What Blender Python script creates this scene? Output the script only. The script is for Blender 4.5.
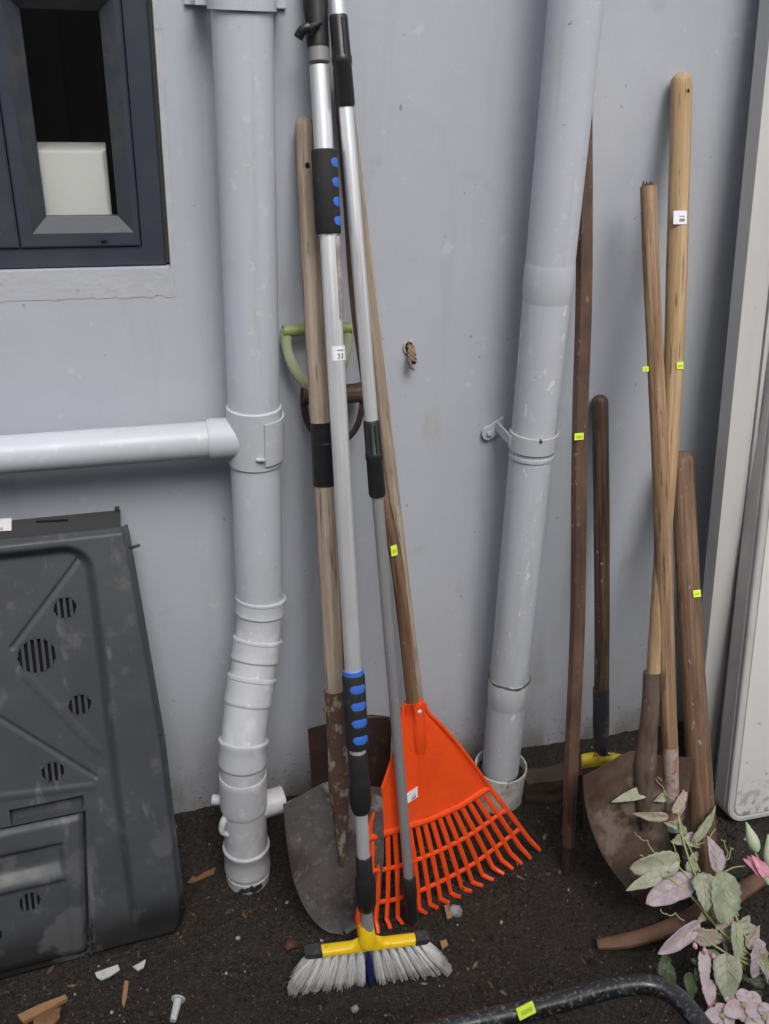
import bpy, math, random
import numpy as np
from mathutils import Vector, Matrix, noise

# ------------------------------------------------------------------ camera, world, sun, exposure
scene = bpy.context.scene
for o in list(bpy.data.objects): bpy.data.objects.remove(o, do_unlink=True)
col = scene.collection
FOC, CX, CY = 940.0, 384.5, 512.0
RW = np.array([[0.96541668, -0.0895078, 0.24486524],
               [-0.25804698, -0.46200311, 0.84850744],
               [0.03718047, -0.88234998, -0.46912273]])
DIST, HGT = 1.75, 1.766
CAM = Vector((0, -DIST, HGT))
cd = bpy.data.cameras.new('camera'); cam = bpy.data.objects.new('camera', cd); col.objects.link(cam)
m = Matrix.Identity(4)
for i in range(3):
    m[i][0] = RW[i][0]; m[i][1] = -RW[i][1]; m[i][2] = -RW[i][2]
    m[i][3] = CAM[i]
cam.matrix_world = m
cd.sensor_width = 36; cd.lens = FOC / 1024 * 36; cd.clip_end = 500; cd.clip_start = 0.02
cd.dof.use_dof = True; cd.dof.focus_distance = 1.95; cd.dof.aperture_fstop = 5.6
scene.camera = cam

SUN_EL, SUN_AZ = math.radians(52), math.radians(176)     # azimuth clockwise from +Y
w = bpy.data.worlds.new('World'); scene.world = w; w.use_nodes = True
nt = w.node_tree; nt.nodes.clear()
sky = nt.nodes.new('ShaderNodeTexSky'); sky.sky_type = 'NISHITA'; sky.sun_disc = False
sky.sun_elevation = SUN_EL; sky.sun_rotation = SUN_AZ; sky.dust_density = 4.0; sky.air_density = 1.0
hs = nt.nodes.new('ShaderNodeHueSaturation'); hs.inputs['Saturation'].default_value = 0.42
bg = nt.nodes.new('ShaderNodeBackground'); bg.inputs['Strength'].default_value = 0.12
wo = nt.nodes.new('ShaderNodeOutputWorld')
nt.links.new(sky.outputs[0], hs.inputs['Color']); nt.links.new(hs.outputs[0], bg.inputs['Color']); nt.links.new(bg.outputs[0], wo.inputs['Surface'])
sd = bpy.data.lights.new('sun', 'SUN'); sun = bpy.data.objects.new('sun', sd); col.objects.link(sun)
sd.energy = 0.9; sd.angle = math.radians(26); sd.color = (1.0, 0.97, 0.93)
sdir = Vector((math.sin(SUN_AZ) * math.cos(SUN_EL), math.cos(SUN_AZ) * math.cos(SUN_EL), math.sin(SUN_EL)))
sun.rotation_euler = sdir.to_track_quat('Z', 'Y').to_euler()
scene.view_settings.view_transform = 'Standard'; scene.view_settings.look = 'None'
scene.view_settings.gamma = 1; scene.view_settings.exposure = 0.60
scene.render.engine = 'CYCLES'

# ------------------------------------------------------------------ pixel -> place
def ray(px, py):
    v = RW @ np.array([px - CX, py - CY, FOC]); return Vector(v)
def P(px, py, y=0.0):                     # on an upright plane parallel to the wall
    v = ray(px, py); return CAM + v * ((y + DIST) / v.y)
def G(px, py, z=0.0):                     # at a height above the ground
    v = ray(px, py); return CAM + v * ((z - HGT) / v.z)
FWD = Vector(RW[:, 2])
def mpp(p): return (p - CAM).dot(FWD) / FOC     # metres per pixel at a point
class Plane:
    def __init__(s, o, a, b):
        s.o = o.copy(); s.n = (a).cross(b).normalized()
        if s.n.dot(CAM - o) < 0: s.n = -s.n
        s.u = Vector((1, 0, 0)); s.u = (s.u - s.n * s.u.dot(s.n)).normalized(); s.v = s.n.cross(s.u).normalized()
        if s.v.z < 0: s.v = -s.v
    def at(s, px, py, off=0.0):
        v = ray(px, py); o = s.o + s.n * off
        return CAM + v * ((o - CAM).dot(s.n) / v.dot(s.n))
    def uv(s, px, py):
        p = s.at(px, py) - s.o; return p.dot(s.u), p.dot(s.v)
    def pt(s, u, v, off=0.0): return s.o + s.u * u + s.v * v + s.n * off
def Lean(T, B): return Plane(B, Vector((1, 0, 0)), T - B)

# ------------------------------------------------------------------ mesh builder
class MB:
    def __init__(s): s.v = []; s.f = []; s.tc = []
    def add(s, vs, fs, tc=None):
        b = len(s.v); s.v += [Vector(p) for p in vs]
        s.tc += [Vector(t) for t in (tc if tc else vs)]
        s.f += [tuple(i + b for i in f) for f in fs]; return s
    def box(s, c, size, rot=None):
        c = Vector(c); vs = []
        for sx in (-1, 1):
            for sy in (-1, 1):
                for sz in (-1, 1):
                    p = Vector((sx * size[0] / 2, sy * size[1] / 2, sz * size[2] / 2))
                    if rot: p = rot @ p
                    vs.append(c + p)
        return s.add(vs, [(0, 1, 3, 2), (4, 6, 7, 5), (0, 4, 5, 1), (2, 3, 7, 6), (0, 2, 6, 4), (1, 5, 7, 3)])
    def tube(s, pts, r, n=16, cap=True, ref=None, sq=1.0, l0=0.0):
        pts = [Vector(p) for p in pts]; k = len(pts)
        if not hasattr(r, '__len__'): r = [r] * k
        tan = []
        for i in range(k):
            a = i - 1
            while a >= 0 and (pts[i] - pts[a]).length < 1e-6: a -= 1
            b = i + 1
            while b < k and (pts[b] - pts[i]).length < 1e-6: b += 1
            ta = (pts[i] - pts[a]).normalized() if a >= 0 else None
            tb = (pts[b] - pts[i]).normalized() if b < k else None
            tan.append((ta + tb).normalized() if ta and tb else (ta or tb))
        up = ref or (Vector((0, 1, 0)) if abs(tan[0].y) < 0.9 else Vector((1, 0, 0)))
        vs = []; tc = []; L = l0
        X = (up - tan[0] * up.dot(tan[0])).normalized()
        for i in range(k):
            if i: L += (pts[i] - pts[i - 1]).length
            X = (X - tan[i] * X.dot(tan[i])).normalized(); Y = tan[i].cross(X)
            for j in range(n):
                a = 2 * math.pi * j / n; c, sn = math.cos(a), math.sin(a)
                vs.append(pts[i] + (X * c * sq + Y * sn) * r[i]); tc.append((r[i] * c, r[i] * sn, L))
        fs = [(i * n + j, i * n + (j + 1) % n, (i + 1) * n + (j + 1) % n, (i + 1) * n + j) for i in range(k - 1) for j in range(n)]
        if cap: fs += [tuple(range(n - 1, -1, -1)), tuple((k - 1) * n + j for j in range(n))]
        return s.add(vs, fs, tc)
    def prof(s, A, B, pr, n=24, cap=True):          # pr: (fraction along A->B, radius)
        A = Vector(A); B = Vector(B); return s.tube([A + (B - A) * t for t, _ in pr], [q for _, q in pr], n, cap)
    def prism(s, poly, off):
        off = Vector(off); n = len(poly); vs = [Vector(p) for p in poly] + [Vector(p) + off for p in poly]
        return s.add(vs, [tuple(range(n)), tuple(range(2 * n - 1, n - 1, -1))] + [(i, n + i, n + (i + 1) % n, (i + 1) % n) for i in range(n)])
    def gridsolid(s, fn, nu, nv, th, nrm, mask=None):
        F = [[Vector(fn(i / nu, j / nv)) for i in range(nu + 1)] for j in range(nv + 1)]
        nrm = Vector(nrm); W = nu + 1
        vs = [p for row in F for p in row]; N = len(vs); vs = vs + [p - nrm * th for p in vs]
        fs = []; cells = set((i, j) for j in range(nv) for i in range(nu) if not mask or mask((i + .5) / nu, (j + .5) / nv))
        for (i, j) in cells:
            a, b, c, d = j * W + i, j * W + i + 1, (j + 1) * W + i + 1, (j + 1) * W + i
            fs.append((a, b, c, d)); fs.append((a + N, d + N, c + N, b + N))
            for (p, q, di, dj) in ((a, b, 0, -1), (b, c, 1, 0), (c, d, 0, 1), (d, a, -1, 0)):
                if (i + di, j + dj) not in cells: fs.append((q, p, p + N, q + N))
        return s.add(vs, fs)
    def loops(s, rings):                             # rings of equal length, bridged
        n = len(rings[0]); vs = [p for r in rings for p in r]
        return s.add(vs, [(k * n + i, k * n + (i + 1) % n, (k + 1) * n + (i + 1) % n, (k + 1) * n + i) for k in range(len(rings) - 1) for i in range(n)])
    def build(s, name, mat, parent=None, loc=None, sharp=35):
        me = bpy.data.meshes.new(name); o = Vector(loc) if loc is not None else Vector((0, 0, 0))
        me.from_pydata([p - o for p in s.v], [], s.f); me.materials.append(MT[mat] if isinstance(mat, str) else mat)
        at = me.attributes.new('tc', 'FLOAT_VECTOR', 'POINT'); at.data.foreach_set('vector', [c for t in s.tc for c in t])
        me.polygons.foreach_set('use_smooth', [True] * len(me.polygons)); me.set_sharp_from_angle(angle=math.radians(sharp)); me.update()
        ob = bpy.data.objects.new(name, me); col.objects.link(ob); ob.location = o
        if parent: setpar(ob, parent)
        return ob
def wloc(o):
    p = Vector(o.location)
    while o.parent: o = o.parent; p = p + Vector(o.location) if False else p
    return p
def setpar(ob, parent):
    ob.parent = parent
    ob.matrix_parent_inverse = Matrix.Translation(-WL.get(parent.name, Vector((0, 0, 0)))) if parent.name in WL else Matrix.Identity(4)
WL = {}
def thing(name, label, cat, loc, group=None):
    e = bpy.data.objects.new(name, None); col.objects.link(e); e.location = loc; e.empty_display_size = 0.05
    WL[e.name] = Vector(loc); e['label'] = label; e['category'] = cat
    if group: e['group'] = group
    return e
def tag(o, label, cat, group=None):
    o['label'] = label; o['category'] = cat
    if group: o['group'] = group
    return o
def smooth(a, b, x):
    t = min(1, max(0, (x - a) / (b - a))); return t * t * (3 - 2 * t)

# ------------------------------------------------------------------ materials
MT = {}
def M(name, base, rough=.5, metal=0., layers=(), bump=(), coord='tc', spec=.5, rlay=None, sub=0., trans=0.):
    mt = bpy.data.materials.new(name); mt.use_nodes = True; t = mt.node_tree; t.nodes.clear()
    out = t.nodes.new('ShaderNodeOutputMaterial'); b = t.nodes.new('ShaderNodeBsdfPrincipled'); t.links.new(b.outputs[0], out.inputs[0])
    if coord == 'tc':
        a = t.nodes.new('ShaderNodeAttribute'); a.attribute_name = 'tc'; src = a.outputs['Vector']
    else:
        a = t.nodes.new('ShaderNodeTexCoord'); src = a.outputs['Object']
    def nz(scale, detail, seed, rgh=.6):
        sc = scale if hasattr(scale, '__len__') else (scale,) * 3
        mp = t.nodes.new('ShaderNodeMapping'); mp.inputs['Scale'].default_value = sc; mp.inputs['Location'].default_value = (seed * 3.7, seed * 1.3, seed * 2.1)
        t.links.new(src, mp.inputs[0]); n = t.nodes.new('ShaderNodeTexNoise'); n.inputs['Scale'].default_value = 1; n.inputs['Detail'].default_value = detail
        n.inputs['Roughness'].default_value = rgh; t.links.new(mp.outputs[0], n.inputs['Vector']); return n.outputs['Fac']
    cur = None
    for k, L in enumerate(layers):
        scale, lo, hi, c2 = L[:4]; det = L[4] if len(L) > 4 else 5; op = L[5] if len(L) > 5 else 1.0
        fac = nz(scale, det, k + 1 + len(name) * .37)
        r = t.nodes.new('ShaderNodeMapRange'); r.inputs[1].default_value = lo; r.inputs[2].default_value = hi; r.inputs[4].default_value = op; t.links.new(fac, r.inputs[0])
        fo = r.outputs[0]
        if len(L) > 6:                       # limit to a z band of tc: (z0, z1)
            sp = t.nodes.new('ShaderNodeSeparateXYZ'); t.links.new(src, sp.inputs[0])
            r2 = t.nodes.new('ShaderNodeMapRange'); r2.inputs[1].default_value = L[6][0]; r2.inputs[2].default_value = L[6][1]; t.links.new(sp.outputs[2], r2.inputs[0])
            mu = t.nodes.new('ShaderNodeMath'); mu.operation = 'MULTIPLY'; t.links.new(fo, mu.inputs[0]); t.links.new(r2.outputs[0], mu.inputs[1]); fo = mu.outputs[0]
        mx = t.nodes.new('ShaderNodeMix'); mx.data_type = 'RGBA'; t.links.new(fo, mx.inputs[0])
        if cur is None: mx.inputs[6].default_value = (*base, 1)
        else: t.links.new(cur, mx.inputs[6])
        mx.inputs[7].default_value = (*c2, 1); cur = mx.outputs[2]
    if cur is None: b.inputs['Base Color'].default_value = (*base, 1)
    else: t.links.new(cur, b.inputs['Base Color'])
    b.inputs['Metallic'].default_value = metal; b.inputs['Roughness'].default_value = rough; b.inputs['Specular IOR Level'].default_value = spec
    if rlay:
        fac = nz(rlay[0], 4, 9.1); r = t.nodes.new('ShaderNodeMapRange'); r.inputs[1].default_value = .3; r.inputs[2].default_value = .7
        r.inputs[3].default_value = rlay[1]; r.inputs[4].default_value = rlay[2]; t.links.new(fac, r.inputs[0]); t.links.new(r.outputs[0], b.inputs['Roughness'])
    prev = None
    for k, (scale, st, dist) in enumerate(bump):
        n = nz(scale, 6, k + 5.5); bp = t.nodes.new('ShaderNodeBump'); bp.inputs['Strength'].default_value = st; bp.inputs['Distance'].default_value = dist
        t.links.new(n, bp.inputs['Height'])
        if prev: t.links.new(prev, bp.inputs['Normal'])
        prev = bp.outputs[0]
    if prev: t.links.new(prev, b.inputs['Normal'])
    if sub: b.inputs['Subsurface Weight'].default_value = sub; b.inputs['Subsurface Radius'].default_value = (.01, .005, .003)
    MT[name] = mt; return mt

M('wall_paint', (.472, .500, .556), .55, 0, [((1.2, 1, .8), .42, .68, (.432, .458, .512)), ((3, 1, 1.3), .54, .72, (.51, .528, .566), 6, .8), ((16, 16, 1.6), .56, .72, (.41, .425, .46), 5, .55),
  (9, .62, .70, (.38, .395, .425), 9, .55), ((60, 60, 45), .745, .77, (.22, .21, .20), 2, .7), (22, .66, .69, (.58, .59, .61), 8, .5), ((7, 7, 3), .60, .66, (.40, .385, .37), 10, .5),
  ((5, 5, 4), .36, .66, (.24, .205, .175), 8, .65, (.36, -.04)), ((16, 16, 5), .40, .56, (.13, .105, .082), 9, .85, (.13, -.01)), ((80, 80, 80), .60, .64, (.09, .07, .055), 4, .8, (.22, .0))],
  [(240, .10, .002), (60, .18, .003), (24, .12, .005), (5, .15, .012)], 'tc', .35, (6, .42, .7))
M('plaster', (.485, .503, .545), .7, 0, [(14, .5, .7, (.45, .468, .51), 8), (40, .62, .68, (.30, .29, .28), 6, .5)], [(60, .35, .004), (14, .3, .006)])
M('gap_sealant', (.07, .066, .05), .8, 0, [(30, .5, .6, (.06, .06, .05))])
M('pipe_paint', (.515, .548, .605), .42, 0, [((3, 3, 2), .45, .7, (.48, .50, .535)), ((26, 26, 2.2), .54, .68, (.43, .435, .45), 6, .6), ((40, 40, 40), .60, .64, (.60, .615, .64), 9, .6), ((55, 55, 22), .70, .725, (.78, .78, .77), 5, .9), ((40, 40, 90), .735, .75, (.16, .16, .16), 3, .7), (12, .62, .78, (.40, .40, .41), 7, .6)], [(160, .04, .002), (14, .08, .004)], 'tc', .45, (8, .35, .6))
M('pipe_scuffed', (.515, .548, .605), .42, 0, [((3, 3, 2), .45, .7, (.48, .50, .535)), ((26, 26, 2.2), .54, .68, (.43, .435, .45), 6, .6), ((40, 40, 40), .60, .64, (.60, .615, .64), 9, .6), ((60, 60, 24), .635, .655, (.74, .74, .73), 7, .9), ((40, 40, 90), .73, .75, (.16, .16, .16), 3, .7)], [(160, .04, .002), (14, .08, .004)], 'tc', .45, (8, .35, .6))
M('pvc_white', (.62, .625, .63), .38, 0, [(10, .5, .75, (.54, .54, .54)), ((60, 60, 30), .68, .71, (.38, .36, .33), 6, .7)], [(120, .05, .002)], 'tc', .5)
M('pvc_grey', (.515, .53, .56), .42, 0, [(8, .45, .7, (.46, .475, .505)), ((24, 24, 14), .55, .61, (.64, .65, .665), 8, .6), (26, .60, .72, (.40, .385, .37), 9, .6), ((70, 70, 30), .64, .67, (.74, .74, .74), 6, .8), ((50, 50, 60), .70, .73, (.30, .28, .26), 6, .6)], [(120, .05, .002), (16, .06, .004)], 'tc', .5)
M('old_socket', (.55, .55, .54), .5, 0, [(30, .45, .62, (.28, .26, .23), 8, .8), (70, .60, .66, (.12, .11, .09), 5, .8)], [(120, .1, .002)])
M('moss', (.10, .12, .05), .9, 0, [(80, .5, .6, (.05, .05, .03))], [(200, .6, .004)])
M('black_gunk', (.012, .012, .011), .6, 0, [], [(90, .5, .004)])
M('window_frame', (.045, .053, .072), .38, 0, [(8, .5, .75, (.06, .066, .08)), ((60, 60, 60), .72, .74, (.2, .19, .18), 4, .6)], [(200, .03, .001)], 'tc', .5, (10, .3, .5))
M('dusty_bead', (.045, .052, .066), .45, 0, [(26, .50, .68, (.085, .082, .078), 8, .7)], [(200, .05, .001)])
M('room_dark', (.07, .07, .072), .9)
M('white_box', (.72, .73, .72), .5)
M('bin_plastic', (.054, .059, .068), .46, 0, [((4, 4, 4), .45, .7, (.064, .069, .078)), ((28, 28, 5), .60, .72, (.15, .15, .155), 7, .8), (16, .58, .72, (.125, .125, .12), 8, .8),
  (7, .40, .43, (.014, .014, .015), 5, .92, (.11, .055)), (7, .56, .6, (.13, .13, .135), 3, .45, (.34, .2))], [(300, .05, .001), (20, .08, .004)], 'tc', .45, (9, .36, .62))
M('bin_dark', (.04, .042, .046), .5)
M('void_black', (.004, .004, .004), .9)
M('paper', (.80, .79, .83), .6, 0, [(60, .5, .8, (.70, .69, .74))])
M('tag_yellow', (.72, .90, .06), .55)
M('tag_print', (.42, .60, .04), .6)
M('ink', (.06, .06, .08), .6)
def wood(name, base, dark, light, stain, so=.6, rough=.7, r2=(.5, .8), low=None, fleck=.35):
    L = [((40, 40, 3.0), .35, .65, dark, 6), ((120, 120, 4), .44, .60, light, 5, .85), ((18, 18, 7), .52, .68, stain, 7, so), ((160, 160, 10), .60, .67, tuple(c * .35 for c in dark), 5, .85), ((90, 90, 50), .655, .69, (.42, .39, .35), 6, fleck)]
    if low: L.append(low)
    return M(name, base, rough, 0, L, [((160, 160, 8), .6, .003), ((40, 40, 6), .4, .004)], 'tc', .3, ((30, 30, 6), *r2))
wood('wood_weathered', (.36, .283, .215), (.27, .205, .15), (.46, .38, .305), (.23, .185, .15), .7)
wood('wood_tan', (.44, .30, .165), (.36, .23, .115), (.51, .37, .23), (.27, .18, .10), .6, .5, (.4, .6))
wood('wood_bent', (.30, .188, .108), (.215, .125, .068), (.40, .275, .175), (.16, .098, .056), .7, .6)
wood('wood_red', (.27, .155, .085), (.20, .105, .055), (.33, .2, .12), (.14, .085, .05), .6, .5)
wood('wood_dark', (.085, .056, .038), (.05, .033, .023), (.13, .09, .065), (.035, .027, .02), .7, .55, (.35, .65), None, .8)
wood('wood_brown', (.165, .092, .055), (.105, .057, .033), (.23, .145, .092), (.075, .046, .03), .6, .6, (.4, .7), None, .55)
wood('wood_pale', (.36, .29, .215), (.29, .225, .16), (.45, .37, .29), (.24, .19, .145), .6)
M('rust', (.150, .075, .043), .75, 0, [(30, .42, .62, (.17, .095, .060), 8), (12, .50, .70, (.075, .045, .034), 6), (90, .63, .68, (.28, .23, .18), 6, .7)], [(150, .5, .003), (30, .3, .004)])
M('rust_flaked', (.105, .056, .040), .75, 0, [((46, 46, 30), .54, .60, (.32, .28, .25), 9, .85), (12, .50, .70, (.09, .05, .038), 6, .8)], [(120, .7, .004), (30, .4, .004)])
M('blade_steel', (.135, .125, .122), .5, .3, [(9, .44, .60, (.075, .065, .062), 9), (45, .56, .62, (.20, .19, .185), 8, .6), (26, .6, .68, (.055, .045, .04), 8, .8), (14, .60, .70, (.15, .075, .045), 8, .85), (70, .66, .70, (.36, .34, .33), 5, .6), (16, .56, .62, (.40, .38, .35), 8, .75, (.20, .25))], [(140, .5, .003), (20, .3, .005)], 'tc', .5, (20, .35, .65))
M('blade_brown', (.050, .034, .030), .55, .2, [(14, .5, .7, (.085, .052, .042), 8), (60, .64, .7, (.14, .11, .09), 5, .6)], [(140, .3, .002)])
M('rust_bar', (.105, .066, .049), .55, .1, [((30, 30, 8), .42, .62, (.155, .09, .062), 8), (12, .50, .70, (.07, .042, .032), 6, .8), ((90, 90, 60), .63, .66, (.32, .27, .22), 6, .7)], [((120, 120, 30), .4, .003)], 'tc', .5, (20, .35, .65))
M('dark_paint', (.028, .030, .036), .5, 0, [(40, .54, .6, (.10, .085, .07), 7, .8), (22, .58, .66, (.10, .06, .04), 6, .7)], [(120, .4, .003)])
M('rust_old', (.14, .10, .078), .65, .1, [((50, 50, 14), .46, .6, (.085, .058, .044), 8), ((60, 60, 20), .62, .68, (.28, .24, .20), 6, .7)], [((120, 120, 40), .5, .003)])
M('blade_rust', (.140, .097, .076), .6, .15, [(8, .44, .60, (.080, .045, .032), 8), (9, .54, .60, (.235, .19, .155), 9, .85), (60, .60, .67, (.09, .05, .035), 6, .7)], [(120, .35, .002), (25, .2, .004)], 'tc', .5, (14, .4, .7))
M('dark_block', (.062, .040, .031), .7, 0, [(16, .45, .65, (.04, .027, .022), 8)], [(80, .5, .004)])
M('aluminium', (.80, .81, .825), .36, .6, [((90, 90, 1.5), .45, .65, (.74, .75, .77)), ((120, 120, 90), .70, .73, (.92, .92, .92), 3, .7), ((60, 60, 20), .72, .75, (.3, .29, .27), 5, .5)], [((250, 250, 3), .08, .001)], 'tc', .5, ((40, 40, 6), .28, .45))
M('aluminium_dull', (.46, .46, .475), .40, .6, [((90, 90, 1.5), .45, .65, (.44, .44, .45)), ((120, 120, 90), .68, .71, (.85, .85, .85), 3, .8)], [((250, 250, 3), .08, .001)], 'tc', .5, ((40, 40, 6), .32, .5))
M('worn_strip', (.24, .20, .19), .6, .3, [((30, 30, 30), .5, .6, (.40, .36, .34))])
M('black_plastic', (.018, .018, .019), .36, 0, [(30, .6, .75, (.05, .05, .05), 6, .6)], [(200, .05, .001)], 'tc', .5, (20, .28, .5))
M('black_foam', (.014, .014, .015), .8, 0, [(60, .6, .7, (.03, .03, .032))], [(300, .4, .001)])
M('blue_foam', (.035, .14, .56), .75, 0, [(50, .55, .7, (.05, .17, .62))], [(300, .3, .001)])
M('grey_ring', (.23, .23, .235), .45)
M('black_tape', (.012, .012, .014), .38, 0, [((14, 14, 120), .66, .69, (.25, .24, .23), 4, .8)], [((14, 14, 90), .5, .003)])
M('green_grip', (.27, .33, .11), .5, 0, [(25, .5, .7, (.20, .25, .08), 7), (60, .62, .68, (.1, .13, .04), 5, .6)])
M('green_yoke', (.42, .44, .32), .5, 0, [(20, .45, .65, (.34, .42, .19), 7), (40, .6, .7, (.22, .24, .14), 6, .6)])
M('orange_plastic', (.86, .083, .012), .38, 0, [(8, .5, .75, (.76, .066, .010), 5), (60, .66, .70, (.45, .10, .05), 6, .5), (14, .58, .74, (.62, .10, .045), 9, .5), ((20, 200, 200), .66, .69, (.75, .22, .12), 4, .5)], [(180, .04, .001)], 'tc', .5, (12, .3, .5), sub=.08)
M('yellow_plastic', (.86, .58, .012), .4, 0, [(18, .55, .75, (.70, .46, .015), 6), (60, .64, .69, (.3, .22, .06), 6, .6)], [(150, .05, .001)])
M('yellow_paint', (.46, .35, .02), .5, 0, [(25, .52, .62, (.24, .17, .03), 8, .9)], [(80, .3, .003)])
M('cap_grey', (.035, .036, .04), .5, 0, [(40, .55, .7, (.09, .09, .09))])
M('bristle_white', (.78, .78, .77), .5, 0, [((900, 900, 900), .35, .65, (.62, .62, .61), 2), (30, .50, .66, (.40, .39, .37), 6, .7), ((40, 40, 40), .30, .55, (.40, .385, .36), 6, .75, (.045, .075))])
M('bristle_blue', (.016, .024, .13), .5)
M('white_panel', (.70, .70, .68), .42, 0, [(5, .5, .75, (.65, .65, .63)), (26, .66, .70, (.36, .33, .29), 8, .6), (40, .50, .58, (.15, .12, .10), 9, .75, (.14, .02))], [(200, .05, .001)], 'tc', .5)
M('panel_edge', (.54, .54, .535), .45, 0, [((12, 12, 3), .5, .75, (.40, .40, .39))])
M('board_paint', (.58, .58, .575), .5, 0, [((8, 8, 2), .45, .7, (.52, .52, .515)), ((40, 40, 10), .68, .71, (.30, .29, .28), 6, .5)], [((60, 60, 6), .15, .003)])
M('pink_paint', (.42, .33, .30), .6, 0, [(30, .48, .58, (.36, .13, .12), 7, .8), (60, .56, .62, (.18, .11, .08), 6, .8)])
M('green_band', (.42, .55, .47), .6)
M('tube_black', (.012, .013, .015), .28, 0, [(150, .58, .61, (.13, .13, .135), 4, .8), (40, .60, .66, (.05, .05, .052), 6, .8)], [(140, .25, .002)], 'tc', .6, (60, .15, .5))
M('leaf_green', (.29, .325, .21), .6, 0, [(50, .42, .58, (.40, .405, .31), 8), (110, .56, .62, (.40, .31, .29), 6, .8), (18, .55, .7, (.28, .34, .20), 5, .8)], [(160, .3, .002)], sub=.1)
M('leaf_deep', (.225, .25, .155), .6, 0, [(40, .45, .6, (.33, .37, .25), 6)], [(160, .3, .002)])
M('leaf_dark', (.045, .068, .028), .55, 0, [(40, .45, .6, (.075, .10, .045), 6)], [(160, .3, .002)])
M('leaf_pink', (.42, .29, .265), .6, 0, [(50, .45, .58, (.36, .35, .26), 8), (80, .58, .64, (.46, .22, .24), 5, .8)], [(160, .3, .002)], sub=.1)
M('leaf_mauve', (.39, .305, .35), .6, 0, [(40, .45, .60, (.47, .40, .44), 8), (80, .6, .68, (.42, .33, .34), 5, .6)], [(160, .25, .002)], sub=.1)
M('stem_green', (.34, .37, .13), .55, 0, [(60, .5, .65, (.42, .40, .22), 5)])
M('bud_green', (.42, .52, .32), .5, 0, [((50, 50, 12), .5, .65, (.52, .58, .42), 4)])
M('petal_pink', (.66, .20, .30), .6, 0, [(35, .45, .62, (.70, .42, .48), 5)], sub=.1)
M('petal_pale', (.52, .43, .45), .6, 0, [(22, .54, .62, (.62, .18, .27), 5, .85), (90, .55, .65, (.42, .36, .34), 5, .6)], sub=.1)
M('vein', (.36, .36, .19), .6)
M('chip_wood', (.30, .165, .075), .75, 0, [((40, 160, 40), .45, .65, (.28, .15, .07), 6)], [(160, .3, .002)])
M('dead_leaf', (.14, .072, .032), .75, 0, [(40, .45, .65, (.22, .115, .055), 6)])
M('white_plastic', (.50, .51, .51), .45, 0, [(60, .55, .66, (.40, .38, .35), 6, .8)])
M('red_clay', (.055, .020, .014), .7, 0, [(50, .5, .65, (.09, .03, .02), 6)], [(120, .4, .003)])
M('grey_stone', (.26, .27, .28), .7, 0, [(40, .5, .65, (.18, .18, .18), 6)], [(120, .4, .003)])
M('rope', (.27, .19, .14), .9, 0, [(120, .45, .65, (.18, .12, .08), 6)], [(300, .5, .002)])
M('hole_rim', (.40, .40, .41), .7)
M('fence_wood', (.13, .11, .095), .85, 0, [((20, 20, 2), .4, .7, (.09, .075, .06), 6)], [((60, 60, 4), .3, .003)])
soil = M('soil', (.021, .0150, .0108), .75, 0, [(9, .42, .62, (.010, .0075, .0056), 8), (110, .48, .60, (.040, .029, .021), 6, .9), (330, .56, .62, (.085, .070, .056), 3, .9), (160, .715, .74, (.28, .26, .23), 2, .8)],
         [(60, .9, .010), (200, 1.0, .008)], 'tc', .5, (26, .35, .9))

# crumbs get their colour from a per-piece tint
cr = bpy.data.materials.new('soil_crumb'); cr.use_nodes = True; t = cr.node_tree; b = t.nodes['Principled BSDF']
a = t.nodes.new('ShaderNodeAttribute'); a.attribute_name = 'tint'; t.links.new(a.outputs['Color'], b.inputs['Base Color']); b.inputs['Roughness'].default_value = .75; MT['soil_crumb'] = cr
gl = bpy.data.materials.new('window_glass'); gl.use_nodes = True; t = gl.node_tree; t.nodes.clear()
o_ = t.nodes.new('ShaderNodeOutputMaterial'); mx = t.nodes.new('ShaderNodeMixShader'); lw = t.nodes.new('ShaderNodeLayerWeight'); lw.inputs[0].default_value = .5; pw = t.nodes.new('ShaderNodeMath'); pw.operation = 'POWER'; pw.inputs[1].default_value = 4.0; t.links.new(lw.outputs['Facing'], pw.inputs[0]); fr = t.nodes.new('ShaderNodeMath'); fr.operation = 'MULTIPLY_ADD'; fr.inputs[1].default_value = .9; fr.inputs[2].default_value = .11; t.links.new(pw.outputs[0], fr.inputs[0])
tr = t.nodes.new('ShaderNodeBsdfTransparent'); tr.inputs[0].default_value = (.99, .995, .99, 1); gs = t.nodes.new('ShaderNodeBsdfGlossy'); gs.inputs['Roughness'].default_value = .03
t.links.new(fr.outputs[0], mx.inputs[0]); t.links.new(tr.outputs[0], mx.inputs[1]); t.links.new(gs.outputs[0], mx.inputs[2]); t.links.new(mx.outputs[0], o_.inputs[0]); MT['window_glass'] = gl

def text(name, body, size, mat, parent, origin, xdir, ydir):
    cu = bpy.data.curves.new(name, 'FONT'); cu.body = body; cu.size = size; cu.align_x = 'CENTER'; cu.align_y = 'CENTER'
    tmp = bpy.data.objects.new(name + '_source', cu); col.objects.link(tmp)
    dg = bpy.context.evaluated_depsgraph_get(); me = bpy.data.meshes.new_from_object(tmp.evaluated_get(dg)); bpy.data.objects.remove(tmp, do_unlink=True)
    xd = xdir.normalized(); yd = (ydir - xd * ydir.dot(xd)).normalized(); zd = xd.cross(yd)
    for v in me.vertices: v.co = origin + xd * v.co.x + yd * v.co.y
    me.materials.clear(); me.materials.append(MT[mat]); me.name = name
    ob = bpy.data.objects.new(name, me); col.objects.link(ob); setpar(ob, parent); return ob

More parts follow.
